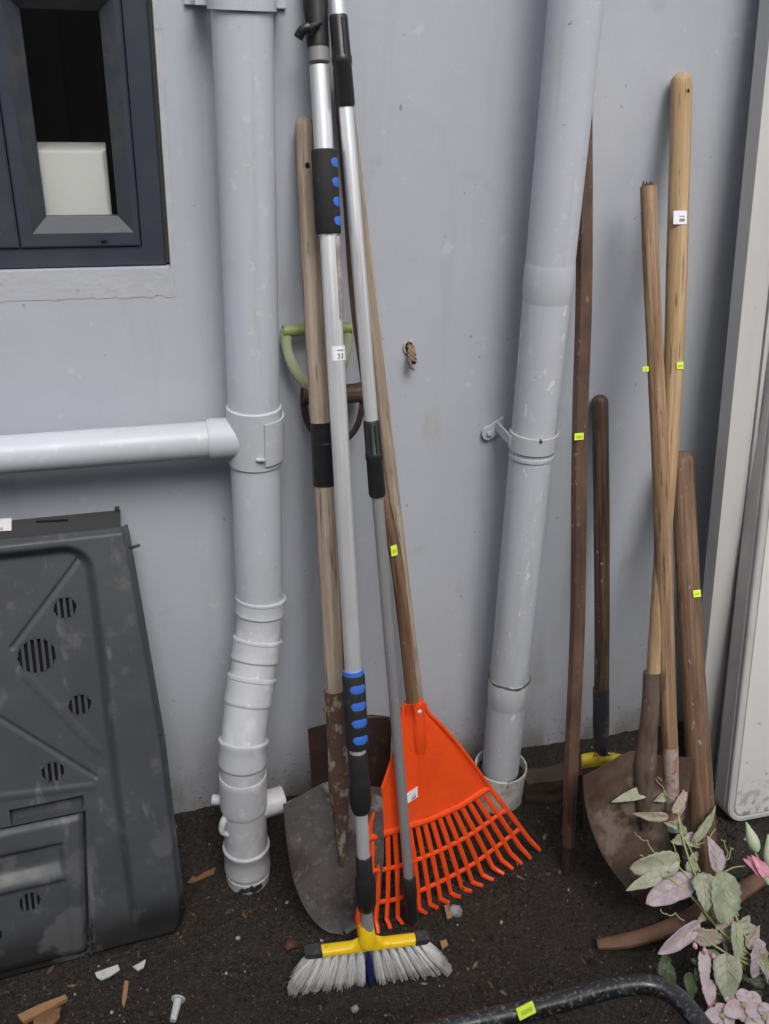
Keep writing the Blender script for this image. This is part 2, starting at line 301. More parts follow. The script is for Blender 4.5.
# ------------------------------------------------------------------ ground
rng = random.Random(7)
def ground_z(x, y):
    p = Vector((x, y, 0))
    near = 1.0 if abs(x) < 6 and -5 < y < 1 else .5
    h = .009 * noise.noise(p * 45 + Vector((9, 2, 0))) * noise.noise(p * 7) + .0035 * abs(noise.noise(p * 60 + Vector((2, 7, 0)))) + .011 * noise.noise(p * 4) + .006 * noise.noise(p * 11 + Vector((3, 1, 0))) + .0035 * noise.noise(p * 34) + .0016 * noise.noise(p * 90)
    h += .030 * smooth(-.10, -.01, y) * smooth(.72, .95, x) + .012 * smooth(-.09, -.01, y)
    return h * near - .004
def axis(lo, a, b, hi, st):
    xs = list(np.arange(a, b + 1e-6, st)); d = st; x = a; L = []
    while x > lo: d *= 1.25; x -= d; L.append(max(x, lo))
    d = st; x = xs[-1]; Rr = []
    while x < hi: d *= 1.25; x += d; Rr.append(min(x, hi))
    return L[::-1] + xs + Rr
gx = axis(-60, -.6, 1.75, 60, .0065); gy = axis(-60, -1.15, .02, .35, .0065)
b = MB(); vs = [(x, y, ground_z(x, y)) for y in gy for x in gx]; W = len(gx)
b.add(vs, [(j * W + i, j * W + i + 1, (j + 1) * W + i + 1, (j + 1) * W + i) for j in range(len(gy) - 1) for i in range(W - 1)])
g = b.build('ground', 'soil', sharp=180); g['kind'] = 'structure'

# loose crumbs and grit lying on the soil
vs = []; fs = []; tints = []
OCT = [(1, 0, 0), (-1, 0, 0), (0, 1, 0), (0, -1, 0), (0, 0, 1), (0, 0, -1)]
OF = [(0, 2, 4), (2, 1, 4), (1, 3, 4), (3, 0, 4), (2, 0, 5), (1, 2, 5), (3, 1, 5), (0, 3, 5)]
for k in range(42000):
    x = rng.uniform(-.5, 1.6); y = -.02 - rng.random() * 1.05; q = rng.random()
    s = .0013 + .0040 * q ** 4 + (rng.uniform(.002, .008) if rng.random() < .012 else 0)
    z = ground_z(x, y) + s * .3; base = len(vs); e = Matrix.Rotation(rng.uniform(0, 6.28), 3, Vector((rng.random(), rng.random(), rng.random() + .1)).normalized())
    for d in OCT:
        p = e @ Vector((d[0] * rng.uniform(.6, 1.3), d[1] * rng.uniform(.5, 1.2), d[2] * rng.uniform(.5, 1.1))); vs.append((x + p.x * s, y + p.y * s, z + p.z * s))
    fs += [tuple(i + base for i in f) for f in OF]
    u = rng.random(); v = rng.uniform(.6, 1.4)
    c = (.021 * v, .015 * v, .0108 * v) if u < .80 else (.064 * v, .047 * v, .035 * v) if u < .955 else (.28 * v, .27 * v, .25 * v) if u < .975 else (.13 * v, .06 * v, .028 * v) if u < .996 else (.14 * v, .13 * v, .04 * v)
    tints += [c] * 6
for k in range(420):                         # flat bits of bark and leaf
    x = rng.uniform(-.5, 1.6); y = -.02 - 1.0 * rng.random() ** 1.3; l_ = rng.uniform(.003, .012); w_ = l_ * rng.uniform(.15, .5); an = rng.uniform(0, 6.28); z = ground_z(x, y) + .003; base = len(vs)
    for (a_, c_) in ((-1, -.6), (.2, -1), (1, .1), (.1, .9), (-.9, .4)):
        vs.append((x + l_ * a_ * math.cos(an) - w_ * c_ * math.sin(an), y + l_ * a_ * math.sin(an) + w_ * c_ * math.cos(an), z + rng.uniform(-.002, .003)))
    vs.append((x, y, z + .0025)); fs += [(base + i, base + (i + 1) % 5, base + 5) for i in range(5)]; v = rng.uniform(.35, 1.0)
    tints += [rng.choice(((.10 * v, .06 * v, .035 * v), (.16 * v, .085 * v, .04 * v), (.055 * v, .04 * v, .03 * v), (.2 * v, .15 * v, .1 * v)))] * 6
me = bpy.data.meshes.new('soil_crumbs'); me.from_pydata(vs, [], fs); me.materials.append(cr)
at = me.attributes.new('tint', 'FLOAT_COLOR', 'POINT'); at.data.foreach_set('color', [q for c in tints for q in (*c, 1)])
cro = bpy.data.objects.new('soil_crumbs', me); col.objects.link(cro); cro['kind'] = 'stuff'; tag(cro, 'fine dark crumbs and pale grit scattered over the damp soil', 'grit')

# ------------------------------------------------------------------ house wall with window
wall = thing('house_wall', 'blue-grey painted rendered house wall with a dark framed window', 'wall', (0, 0, 0))
WX0, WX1, WZ1 = -4.0, 5.0, 2.9
fo = P(170, 265, .02); OX1, OZ0 = fo.x, fo.z; OX0, OZ1 = OX1 - 1.05, P(120, 20, .030).z + .108
b = MB(); E0 = [(WX0, 0, -.15), (WX1, 0, -.15), (WX1, 0, WZ1), (WX0, 0, WZ1)]; I0 = [(OX0, 0, OZ0), (OX1, 0, OZ0), (OX1, 0, OZ1), (OX0, 0, OZ1)]
sh = lambda L, y: [Vector((p[0], y, p[2])) for p in L]
b.loops([sh(E0, .22), sh(E0, 0), sh(I0, 0), sh(I0, .12), sh(I0, .22), sh(E0, .22)])
b.build('render_coat', 'wall_paint', wall)
# rough plaster patch round the window foot
b = MB(); pts = []
a0 = P(-60, 303); a1 = P(176, 296); a2 = P(160, -20)
n1 = 60
for i in range(n1 + 1):
    t_ = i / n1; p = a0.lerp(a1, t_); pts.append(Vector((p.x, 0, p.z + .006 * noise.noise(Vector((t_ * 20, 1, 0))) + .003 * noise.noise(Vector((t_ * 70, 4, 0))))))
for i in range(1, n1 + 1):
    t_ = i / n1; p = a1.lerp(a2, t_); pts.append(Vector((p.x + .004 * noise.noise(Vector((t_ * 20, 7, 0))) + .002 * noise.noise(Vector((t_ * 70, 9, 0))), 0, p.z)))
inner = []
for p in pts[:n1]: inner.append(Vector((p.x, 0, OZ0)))
inner.append(Vector((OX1, 0, OZ0)))
for p in pts[n1 + 1:]: inner.append(Vector((OX1, 0, max(p.z, OZ0))))
for k in range(n1):
    if inner[k].x > OX1: inner[k].x = OX1
R0 = [Vector((p.x, .001, p.z)) for p in pts]; R1 = [Vector((p.x, -.0009, p.z)) for p in pts]; R2 = [Vector((p.x, -.0028, p.z)) for p in inner]; R3 = [Vector((p.x, .03, p.z)) for p in inner]
vs = R0 + R1 + R2; n = len(pts)
fs = [(k * n + i, k * n + i + 1, (k + 1) * n + i + 1, (k + 1) * n + i) for k in range(2) for i in range(n - 1)]
b.add(vs, fs); b.build('plaster_patch', 'plaster', wall, sharp=60)

win = MB()
def rect(x0, x1, z0, z1, y): return [Vector((x0, y, z0)), Vector((x1, y, z0)), Vector((x1, y, z1)), Vector((x0, y, z1))]
fw = .040
FX0, FX1, FZ0, FZ1 = OX0 + .006, OX1 - .007, OZ0 + .002, OZ1 - .006
b.__init__()
win.loops([rect(FX0, FX1, FZ0, FZ1, .10), rect(FX0, FX1, FZ0, FZ1, .016), rect(FX0 + .003, FX1 - .003, FZ0 + .003, FZ1 - .003, .013), rect(FX0 + fw, FX1 - fw, FZ0 + fw * .85, FZ1 - fw, .013), rect(FX0 + fw, FX1 - fw, FZ0 + fw * .85, FZ1 - fw, .06)])
W_ = win.build('window', 'window_frame', wall)
bb = MB(); bb.box(((OX1 + FX1) / 2 + .0005, .06, (OZ0 + OZ1) / 2), (.0065, .08, OZ1 - OZ0 - .01)); bb.build('sealant', 'gap_sealant', W_)
gL = P(46, 218, .030); gR = P(118, 216, .030)
sx1 = FX1 - fw - .002; sz0 = FZ0 + fw * .85 + .002; sz1 = FZ1 - fw - .002
gx1 = gR.x; gz0 = gR.z; gx0 = gL.x
def sash(x0, x1, g0, g1):
    q = MB(); ch = .024; gz1 = sz1 - (gz0 - sz0)
    q.loops([rect(x0, x1, sz0, sz1, .05), rect(x0, x1, sz0, sz1, .010), rect(x0 + .003, x1 - .003, sz0 + .003, sz1 - .003, .007), rect(g0 - ch, g1 + ch, gz0 - ch, gz1 + ch, .007)])
    so = q.build('sash', 'window_frame', W_)
    q = MB(); q.loops([rect(g0 - ch, g1 + ch, gz0 - ch, gz1 + ch, .007), rect(g0, g1, gz0, gz1, .030), rect(g0, g1, gz0, gz1, .045)]); 
    q.build('glazing_bead', 'dusty_bead', W_)
    q = MB(); q.box(((g0 + g1) / 2, .0365, (gz0 + gz1) / 2), (g1 - g0 + .01, .005, gz1 - gz0 + .01)); q.build('pane', 'window_glass', W_)
    return gz1
sw = .050
gz1 = sash(gx0 - sw + .004, sx1, gx0, gx1)
lx1 = gx0 - sw + .002
sash(FX0 + fw + .002, lx1, FX0 + fw + .05, lx1 - .050)
q = MB(); sl = P(104, 241, .006); q.box(sl, (.010, .003, .004)); q.build('drain_slot', 'void_black', W_)
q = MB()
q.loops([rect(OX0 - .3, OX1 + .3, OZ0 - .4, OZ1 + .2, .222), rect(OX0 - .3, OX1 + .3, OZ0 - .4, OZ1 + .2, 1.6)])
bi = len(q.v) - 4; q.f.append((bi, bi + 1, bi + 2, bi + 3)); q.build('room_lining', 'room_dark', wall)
# a white tub just inside the pane
tb = MB(); c0 = P(38, 226, .050); c1 = P(113, 226, .050); ct = P(74, 150, .050); cxm = (c0.x + c1.x) / 2; rr = (c1.x - c0.x) / 2
BX = lambda i, y, zt_: [Vector((cxm - rr + i, y, OZ0 - .05)), Vector((cxm + rr - i, y, OZ0 - .05)), Vector((cxm + rr - i * 2, y, zt_ - i)), Vector((cxm - rr + i * 2, y, zt_ - i))]
tb.loops([BX(.03, .19, ct.z), BX(.012, .175, ct.z), BX(.0, .155, ct.z), BX(.0, .056, ct.z), BX(.002, .052, ct.z), BX(.005, .050, ct.z)]); tb.f += [(3, 2, 1, 0), (20, 21, 22, 23)]
tag(tb.build('tub', 'white_box', loc=(cxm, .12, OZ0 - .05)), 'plain white tub standing behind the window pane', 'tub')
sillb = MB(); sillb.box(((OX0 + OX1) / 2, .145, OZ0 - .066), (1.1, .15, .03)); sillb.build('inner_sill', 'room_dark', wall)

# ------------------------------------------------------------------ soil pipe (left)
pipe = thing('soil_pipe', 'grey painted vertical soil pipe with a side branch and a crooked collared foot', 'pipe', (.15, -.22, 0))
YP = -.085; pc = P(258.5, 560, YP); r0 = 47 * mpp(pc) / 2; xp = pc.x
z_off = P(261, 596, YP).z
b = MB(); b.tube([(xp, YP, 2.85), (xp, YP, z_off)], r0, 40); b.build('upright', 'pipe_paint', pipe)
ctr = [P(261, 596, YP), P(259, 628, -.098), P(253.5, 668, -.130), P(246.5, 712, -.172), P(243, 752, -.205), P(243.5, 795, -.215), P(246, 840, -.218), P(248, 873, -.222)]
def along(pts, k=10):                       # Catmull-Rom
    out = []
    for i in range(len(pts) - 1):
        p0, p1, p2, p3 = pts[max(i - 1, 0)], pts[i], pts[i + 1], pts[min(i + 2, len(pts) - 1)]
        for j in range(k):
            t_ = j / k; out.append(.5 * ((2 * p1) + (p2 - p0) * t_ + (2 * p0 - 5 * p1 + 4 * p2 - p3) * t_ ** 2 + (3 * p1 - p0 - 3 * p2 + p3) * t_ ** 3))
    return out + [pts[-1].copy()]
cl = along(ctr, 12)
b = MB(); b.tube(cl, r0 * .99, 40); b.build('offset_bend', 'pvc_grey', pipe)
L = [0]
for i in range(1, len(cl)): L.append(L[-1] + (cl[i] - cl[i - 1]).length)
def arc(s):
    for i in range(1, len(cl)):
        if L[i] >= s: return cl[i - 1].lerp(cl[i], (s - L[i - 1]) / (L[i] - L[i - 1] + 1e-9))
    return cl[-1]
def near_s(px, py):
    best = min(range(len(cl)), key=lambda i: abs((lambda d: d[1])(proj(cl[i])) - py)); return L[best]
def proj(p):
    d = np.array(p - CAM); c = RW.T @ d; return CX + FOC * c[0] / c[2], CY + FOC * c[1] / c[2]
def collar(y0, y1, grow, mat, ridge=True, nm='collar'):
    s0, s1 = near_s(0, y0), near_s(0, y1); n = 8; fr8 = (0, .04, .14, .18, .5, .78, .88, .92, 1); pts = [arc(s0 + (s1 - s0) * fr8[i]) for i in range(n + 1)]
    R_ = r0 + grow
    if ridge: prof = [R_ - .001, R_ + .0018, R_ + .0018, R_, R_, R_, R_ + .0010, R_ + .0010, R_ - .002]
    else: prof = [R_ - .0015] + [R_] * (n - 1) + [R_ - .0015]
    q = MB(); q.tube(pts, prof, 40); return q.build(nm, mat, pipe)
collar(590, 612, .0032, 'pipe_paint'); collar(636, 662, .0026, 'pvc_grey'); collar(676, 704, .0024, 'pvc_grey')
collar(738, 764, .0034, 'pvc_grey'); collar(774, 808, .003, 'pvc_grey', False); collar(844, 867, .0026, 'pvc_grey')
# tee near the foot, its two stubs, gunk at the broken base
tp = arc(near_s(0, 812)); q = MB(); q.tube([tp, tp + Vector((.088, .015, 0))], r0 * .62, 28); q.build('side_stub', 'pvc_grey', pipe)
q = MB(); q.tube([tp + Vector((-.03, .02, .015)), tp + Vector((-.066, .030, .018))], .0115, 20); q.build('small_stub', 'pvc_grey', pipe)
q = MB(); e1 = tp + Vector((-.036, -.010, -.012)); q.tube(along([e1 + Vector((.004, 0, .02)), e1 + Vector((-.012, -.010, .008)), e1 + Vector((-.015, -.013, -.018)), e1 + Vector((.004, -.012, -.032))], 5), list(np.linspace(.010, .005, 16)), 12); q.build('broken_clip', 'pvc_grey', pipe)
q = MB(); fb = ctr[-1]; rng = random.Random(3)
q.tube([fb + Vector((0, 0, .012)), fb + Vector((0, 0, -.02))], [r0 * 1.03, r0 * 1.0], 40, True); q.build('spigot', 'pvc_grey', pipe)
for k in range(7):
    a_ = -1.95 + .13 * k + .05 * rng.random(); c_ = fb + Vector((math.cos(a_) * r0 * 1.0, math.sin(a_) * r0 * 1.0, -.006 + .012 * rng.random())); z_ = rng.uniform(.004, .010)
    q = MB(); q.tube([c_ + Vector((.001, 0, z_)), c_ + Vector((.001, 0, z_ * .4)), c_ - Vector((.002, 0, z_ * .5)), c_ - Vector((0, 0, z_))], [.002, .006, .0075, .003], 7); q.build('tar_smear', 'black_gunk', pipe)
# waste branch to the left
tz = P(230, 438, YP).z; bx = P(208, 438, YP).x; fall = P(0, 455, YP)
br = 38 * mpp(P(100, 448, YP)) / 2
q = MB(); q.tube([(xp, YP, tz), (bx, YP, tz), (-.9, YP, tz + (fall.z - tz) * 1.0 * ((bx + .9) / (bx - fall.x)))], br, 32); q.build('waste_branch', 'pipe_paint', pipe)
q = MB(); q.prof((bx + .065, YP, tz), (bx - .002, YP, tz), [(0, br + .004), (.9, br + .005), (1, br + .003)], 32); q.build('branch_socket', 'pipe_paint', pipe)
zt0, zt1 = P(255, 462, YP).z, P(255, 405, YP).z
q = MB(); q.prof((xp, YP, zt1), (xp, YP, zt0), [(0, r0 + .001), (.02, r0 + .004), (.98, r0 + .004), (1, r0 + .001)], 40); q.build('tee_body', 'pipe_paint', pipe)
def arcband(c, z0, z1, r, a0, a1, th, name, mat, par, n=20):
    q = MB(); A = [a0 + (a1 - a0) * i / n for i in range(n + 1)]
    q.gridsolid(lambda u, v: (c[0] + math.cos(a0 + (a1 - a0) * u) * r, c[1] + math.sin(a0 + (a1 - a0) * u) * r, z0 + (z1 - z0) * v), n, 1, 0, (0, 0, 0))
    q = MB(); vs = []; 
    for a_ in A:
        for rr_, z in ((r, z0), (r, z1), (r + th, z1), (r + th, z0)): vs.append((c[0] + math.cos(a_) * rr_, c[1] + math.sin(a_) * rr_, z))
    fs = [(i * 4 + k, (i + 1) * 4 + k, (i + 1) * 4 + (k + 1) % 4, i * 4 + (k + 1) % 4) for i in range(n) for k in range(4)] + [(0, 1, 2, 3), (n * 4 + 3, n * 4 + 2, n * 4 + 1, n * 4)]
    q.add(vs, fs); return q.build(name, mat, par)
arcband((xp, YP), P(266, 455, YP).z, P(266, 414, YP).z, r0 + .0045, math.radians(-78), math.radians(40), .004, 'clamp', 'pipe_paint', pipe)
q = MB(); q.tube([P(257, 460, YP - r0 - .006), P(265, 460, YP - r0 - .012)], .004, 10); q.build('clamp_lug', 'pipe_paint', pipe)
zb = P(245, 6, YP - r0).z
arcband((xp, YP), zb - .006, zb + .028, r0 + .0015, math.radians(-200), math.radians(20), .004, 'bracket_strap', 'pipe_paint', pipe, 28)
q = MB(); q.box((xp, -.004, zb + .014), (.165, .008, .03)); q.build('bracket_back', 'pipe_paint', pipe)
for sx in (-1, 1): q = MB(); q.box((xp + sx * (r0 + .012), -.035, zb + .013), (.02, .07, .028)); q.build('bracket_ear', 'pipe_paint', pipe)

# ------------------------------------------------------------------ downpipe (right) and its ground socket
YD = -.095; d0 = P(576, 2, YD); d1 = P(506, 712, YD)
dp = thing('downpipe', 'grey painted round downpipe held by a strap and lug', 'pipe', (d1.x, YD, .02))
rd = 40 * mpp(P(513, 620, YD)) / 2
def dat(py):                                 # point on the axis at that image row
    lo, hi = 0., 1.3
    for _ in range(40):
        mid = (lo + hi) / 2; p = d0.lerp(d1, mid)
        if proj(p)[1] < py: lo = mid
        else: hi = mid
    return d0.lerp(d1, lo)
top = d0 + (d0 - d1).normalized() * .9
foot = dat(775)
q = MB(); q.tube([top, dat(290)], rd * 1.015, 40); q.build('upper_length', 'pipe_paint', dp)
q = MB(); q.tube([dat(262), dat(268), dat(292), dat(300)], [rd * 1.016, rd * 1.045, rd * 1.045, rd * 1.0], 40); q.build('upper_bell', 'pipe_paint', dp)
q = MB(); q.tube([dat(290), foot], rd, 40); q.build('lower_length', 'pipe_scuffed', dp)
q = MB(); q.tube([dat(676), dat(678), dat(690), dat(697), dat(702)], [rd * 1.01, rd * 1.05, rd * 1.05, rd * 1.045, rd * 1.0], 40); q.build('lower_bell', 'pipe_paint', dp)
q = MB(); mz = dat(677); rg = random.Random(5)
q.tube([mz + Vector((math.cos(a_) * rd * 1.03, math.sin(a_) * rd * 1.03, .002 * math.sin(5 * a_))) for a_ in [i * 2 * math.pi / 40 for i in range(41)]], [.0018 + .0016 * rg.random() for _ in range(41)], 8); q.build('moss_ring', 'moss', dp)
st0, st1 = dat(447), dat(436)
arcband((st0.x, YD), st0.z, st1.z + .012, rd * 1.0 + .001, math.radians(-205), math.radians(25), .0035, 'strap', 'pipe_paint', dp, 30)
arcband((st0.x, YD), dat(455).z, dat(452).z, rd * 1.0, math.radians(-190), math.radians(10), .0025, 'strap_edge', 'pipe_paint', dp, 30)
lug = P(489, 433, -.01); pl = []
for k in range(9): a_ = math.pi / 2 + math.pi * k / 8; pl.append(Vector((lug.x + math.cos(a_) * .016, -.012, lug.z + math.sin(a_) * .016)))
pl += [Vector((st0.x - rd * .75, -.012, st0.z + .002)), Vector((st0.x - rd * .75, -.012, st1.z + .010))]
q = MB(); q.prism(pl, (0, .008, 0)); q.build('lug', 'pipe_paint', dp)
q = MB(); q.prof((lug.x, -.013, lug.z), (lug.x, -.018, lug.z), [(0, .006), (.8, .006), (1, .004)], 12); q.build('screw', 'pipe_paint', dp)
q = MB(); q.box((st0.x - rd - .004, -.055, (st0.z + st1.z) / 2 + .006), (.005, .085, .020)); q.build('strap_ear', 'pipe_paint', dp)
q = MB(); sc = P(540, 441, YD - rd); q.prof(sc, sc + Vector((0, -.006, 0)), [(0, .004), (1, .003)], 10); q.build('rivet', 'cap_grey', dp)
so = G(504.5, 806); rs = 52 * mpp(so) / 2; so = Vector((d1.x + (d1 - d0).normalized().x * .3 - .008, YD - .012, 0))
zt = P(504, 764, so.y).z
RG = lambda r_, z: [Vector((so.x + r_ * math.cos(i * math.pi / 24), so.y + r_ * math.sin(i * math.pi / 24), z)) for i in range(48)]
q = MB(); q.loops([RG(rs, -.06), RG(rs, zt - .001), RG(rs - .001, zt), RG(rs - .0035, zt), RG(rs - .0045, zt - .001), RG(rs - .0045, -.05)])
ds = thing('drain_socket', 'short wide white drain socket in the soil around the downpipe foot', 'drain', (so.x, so.y, 0))
q.build('ring', 'old_socket', ds)
q = MB(); q.tube([(so.x, so.y, -.04), (so.x, so.y, zt - .028)], rs - .0042, 40); q.build('dark_fill', 'soil', ds)  # dark fill inside the socket ring, below the rim

# ------------------------------------------------------------------ frayed rope in the wall
hp = P(408.5, 347, 0); rp = thing('rope_stub', 'frayed brown rope stub poking out of a small wall hole', 'rope', (hp.x, 0, hp.z))
q = MB(); q.tube([hp + Vector((math.cos(a_) * .010, -.002, math.sin(a_) * .013)) for a_ in [i * math.pi * 2 / 20 for i in range(21)]], .0026, 8, False); q.build('hole_rim', 'hole_rim', rp)
q = MB(); q.prof(hp + Vector((0, .01, 0)), hp + Vector((0, -.0012, 0)), [(0, .010), (1, .010)], 16); q.build('hole', 'void_black', rp)
rg = random.Random(8)
for k in range(4):
    q = MB(); pts = []
    for i in range(14):
        t_ = i / 13; tw = t_ * 7 + k * 1.57
        pts.append(hp + Vector((.003 + .004 * math.cos(tw) * (1 + t_), -.004 - .016 * math.sin(t_ * 2.2) + .004 * math.sin(tw), .004 - .034 * t_ * (1 + .12 * k * (t_ > .8)))))
    q.tube(pts, [.0037 - .0018 * i / 13 + .001 * rg.random() for i in range(14)], 7); q.build('strand', 'rope', rp)
for k in range(3):
    q = MB(); a_ = rg.uniform(-1.2, 4.3); d_ = Vector((math.cos(a_), -.15, math.sin(a_))); c_ = hp + Vector((0, -.003, 0)); l_ = rg.uniform(.015, .025)
    q.tube([c_ + d_ * .008, c_ + d_ * l_ * .5 + Vector((.004 * rg.uniform(-1, 1), -.004, .004 * rg.uniform(-1, 1))), Vector((c_.x + d_.x * l_, -.002, c_.z + d_.z * l_ - .004))], .0005, 4); q.build('frayed_thread', 'rope', rp)

# ------------------------------------------------------------------ compost bin panel
PT = P(122, 522, -.035); PB = G(176, 932); pb = Plane(PB, PB - G(0, 984), PT - PB)
bn = thing('compost_bin_panel', 'dark grey plastic compost bin panel with slotted vents leaning against the wall', 'bin panel', (-.25, PB.y, 0))
edge = sorted([pb.uv(*p)[::-1] for p in ((128, 524), (133, 552), (150, 650), (165, 738), (176, 830), (184, 895), (186, 912), (181, 926), (172, 934), (158, 940))])
ev = [e[0] for e in edge]; eu = [e[1] for e in edge]
vtop = pb.uv(122, 526)[1]; vbot = ev[0]; UL = -.62
uR = lambda v: float(np.interp(v, ev, eu))
hxA = pb.uv(83, 815); hxB = pb.uv(87, 948); hv1 = pb.uv(60, 818)[1]; hv0 = pb.uv(60, 958)[1]
hatU = lambda v: hxB[0] + (hxA[0] - hxB[0]) * (v - hxB[1]) / (hxA[1] - hxB[1])
segs = [(pb.uv(78, 560), pb.uv(12, 648), .006, -.0045), (pb.uv(-30, 700), pb.uv(96, 777), .006, -.0045), (pb.uv(20, 670), pb.uv(98, 750), .012, .0015), (pb.uv(-40, 802), pb.uv(92, 786), .010, .002)]
def sdist(u, v, a, b_):
    ax, ay = b_[0] - a[0], b_[1] - a[1]; t_ = max(0, min(1, ((u - a[0]) * ax + (v - a[1]) * ay) / (ax * ax + ay * ay))); return math.hypot(u - a[0] - t_ * ax, v - a[1] - t_ * ay)
vtr = vtop - pb.uv(60, 549)[1]
slot0, slot1 = pb.uv(10, 806), pb.uv(84, 814)
def hgt(u, v):
    e = uR(v) - u; rimw = .088 + .022 * smooth(vtop, vtop - .55, v)
    fade = smooth(vbot + .03, vbot + .14, v)
    dx = rimw - e; dy = v - (vtop - vtr); c = .045
    if dx > -c and dy > -c: d = math.hypot(dx + c, dy + c) - c
    else: d = max(dx, dy)
    h = .026 * smooth(-.010, .012, d) * fade + .004 * fade * smooth(-.03, -.012, d) * 0
    h = h + .026 * (1 - fade) * .55
    h -= .022 * smooth(.018, .0, e) + .014 * smooth(.012, 0, vtop - v)          # rounded outer edges
    h -= .02 * smooth(.02, 0, v - vbot)
    for a_, c_, w_, k_ in segs: h += k_ * (1 - smooth(w_ * .3, w_, sdist(u, v, a_, c_)))
    if slot0[0] < u < slot1[0] and abs(v - (slot0[1] + slot1[1]) / 2) < .016: h -= .024
    if u < hatU(v) + .010 and hv0 - .008 < v < hv1 + .004: h -= .030
    return h
vents = [(65, 608, 11.5, 4), (37, 656, 18.5, 6), (80, 705, 11.5, 4), (53, 772, 11.5, 4)]
vc = []
for (x, y, r_, n_) in vents:
    u_, v_ = pb.uv(x, y); vc.append((u_, v_, r_ * mpp(pb.at(x, y)) * 1.03, n_))
NU, NV = 230, 290
uu = lambda s, v: UL + (uR(v) - UL) * s
q = MB(); q.gridsolid(lambda s, t_: (lambda v: pb.pt(uu(s, v), v, hgt(uu(s, v), v)))(vbot + (vtop - vbot) * t_), NU, NV, .004, pb.n,
    lambda s, t_: (lambda v: not any(math.hypot(uu(s, v) - a_, v - c_) < r_ - .0025 for a_, c_, r_, _ in vc))(vbot + (vtop - vbot) * t_))
q.v = [Vector(p) for p in q.v]; q.build('shell', 'bin_plastic', bn, sharp=70)
def vent(u_, v_, r_, n_, base, mat='bin_plastic'):
    q = MB(); N_ = 40
    ring = lambda rad, off: [pb.pt(u_ + math.cos(i * 2 * math.pi / N_) * rad, v_ + math.sin(i * 2 * math.pi / N_) * rad, off) for i in range(N_)]
    q.loops([ring(r_ + .004, base - .004), ring(r_ + .003, base + .0003), ring(r_, base + .0003), ring(r_, base - .016)])
    vo = q.build('vent', mat, bn)
    q = MB(); q.prism(ring(r_ + .003, base - .014), -pb.n * .002); q.build('vent_back', 'void_black', vo)
    pitch = 2 * r_ / n_
    for k in range(n_ - 1):
        cu = -r_ + pitch * (k + 1); hw = pitch * .24; ht = math.sqrt(max(r_ * r_ - cu * cu, 0)) + .001
        q = MB(); q.prism([pb.pt(u_ + cu - hw, v_ - ht, base), pb.pt(u_ + cu + hw, v_ - ht, base), pb.pt(u_ + cu + hw, v_ + ht, base), pb.pt(u_ + cu - hw, v_ + ht, base)], -pb.n * .006); q.build('slat', mat, vo)
for (u_, v_, r_, n_) in vc: vent(u_, v_, r_, n_, hgt(u_ + r_ + .01, v_))
# hatch
UH = -.55; hl0 = pb.uv(30, 850)[1]; hl1 = pb.uv(30, 888)[1]; hru = pb.uv(62, 850)[0]
def hh(u, v):
    e = hatU(v) - u; h = .006 - .008 * smooth(.010, 0, e) - .006 * smooth(.012, 0, hv1 - v) - .006 * smooth(.012, 0, v - hv0)
    ins = smooth(-.006, .008, hru - u)
    h -= .016 * ins * smooth(hl0 + .004, hl0 - .004, v) * smooth(hl1 + .008 - .0, hl1 + .045, v)
    h -= .010 * ins * smooth(hl1 + .006, hl1 - .004, v) * smooth(hl1 - .30, hl1 - .05, v) * .8
    return h
trim_h = hgt(hatU(hv1 - .03) + .02, hv1 - .03)
q = MB(); q.prism([pb.pt(hatU(v) + d_, v, .0012) for v, d_ in ((hv0 - .006, .0055), (hv0 - .006, .0165), (hv1 + .010, .0165), (hv1 + .010, .0055))], -pb.n * .012); q.build('hatch_trim', 'bin_plastic', bn)
hc = pb.uv(30, 903); hr = 11 * mpp(pb.at(30, 903)); hc2 = pb.uv(-9, 937)
q = MB(); q.gridsolid(lambda s, t_: (lambda v: pb.pt(UH + (hatU(v) - UH) * s, v, hh(UH + (hatU(v) - UH) * s, v)))(hv0 + (hv1 - hv0) * t_), 110, 70, .004, pb.n,
    lambda s, t_: (lambda v: not any(math.hypot(UH + (hatU(v) - UH) * s - c_[0], v - c_[1]) < hr - .002 for c_ in (hc, hc2)))(hv0 + (hv1 - hv0) * t_))
q.build('hatch', 'bin_plastic', bn, sharp=70)
vent(hc[0], hc[1], hr, 4, hh(hc[0] + hr + .01, hc[1])); vent(hc2[0], hc2[1], hr, 4, hh(hc2[0] + hr + .01, hc2[1]))
q = MB(); q.prism([pb.pt(UL, vtop - .012, -.012), pb.pt(pb.uv(121, 525)[0], vtop - .012, -.012), pb.pt(pb.uv(121, 511)[0], pb.uv(121, 511)[1], -.012), pb.pt(UL, pb.uv(121, 511)[1] + .004, -.012)], -pb.n * .005); q.build('top_flange', 'bin_dark', bn)
q = MB(); fl = [pb.at(36, 521.5, -.0105), pb.at(68, 520, -.0105)]; q.tube(fl, .002, 6); q.build('flange_slot', 'void_black', bn)
q = MB(); q.box(pb.at(117, 509, -.014), (.009, .012, .006)); q.build('flange_nib', 'bin_dark', bn)
q = MB(); q.tube([pb.at(126, 546, .012), pb.at(133, 547, .006), pb.at(140, 545, .006)], [.005, .0035, .003], 8); q.build('clip_pin', 'bin_dark', bn)
q = MB(); e2 = pb.at(157, 733, .010); q.prof(e2, e2 + pb.n * .010, [(0, .009), (.6, .009), (1, .006)], 12); q.build('bolt', 'bin_dark', bn)
for k, (x, y) in enumerate(((179, 900), (184, 907))): q = MB(); q.tube([pb.at(x - 3, y + 1, .008), pb.at(x + 3, y - 1, .003)], .003, 6); q.build('torn_notch', 'void_black', bn)
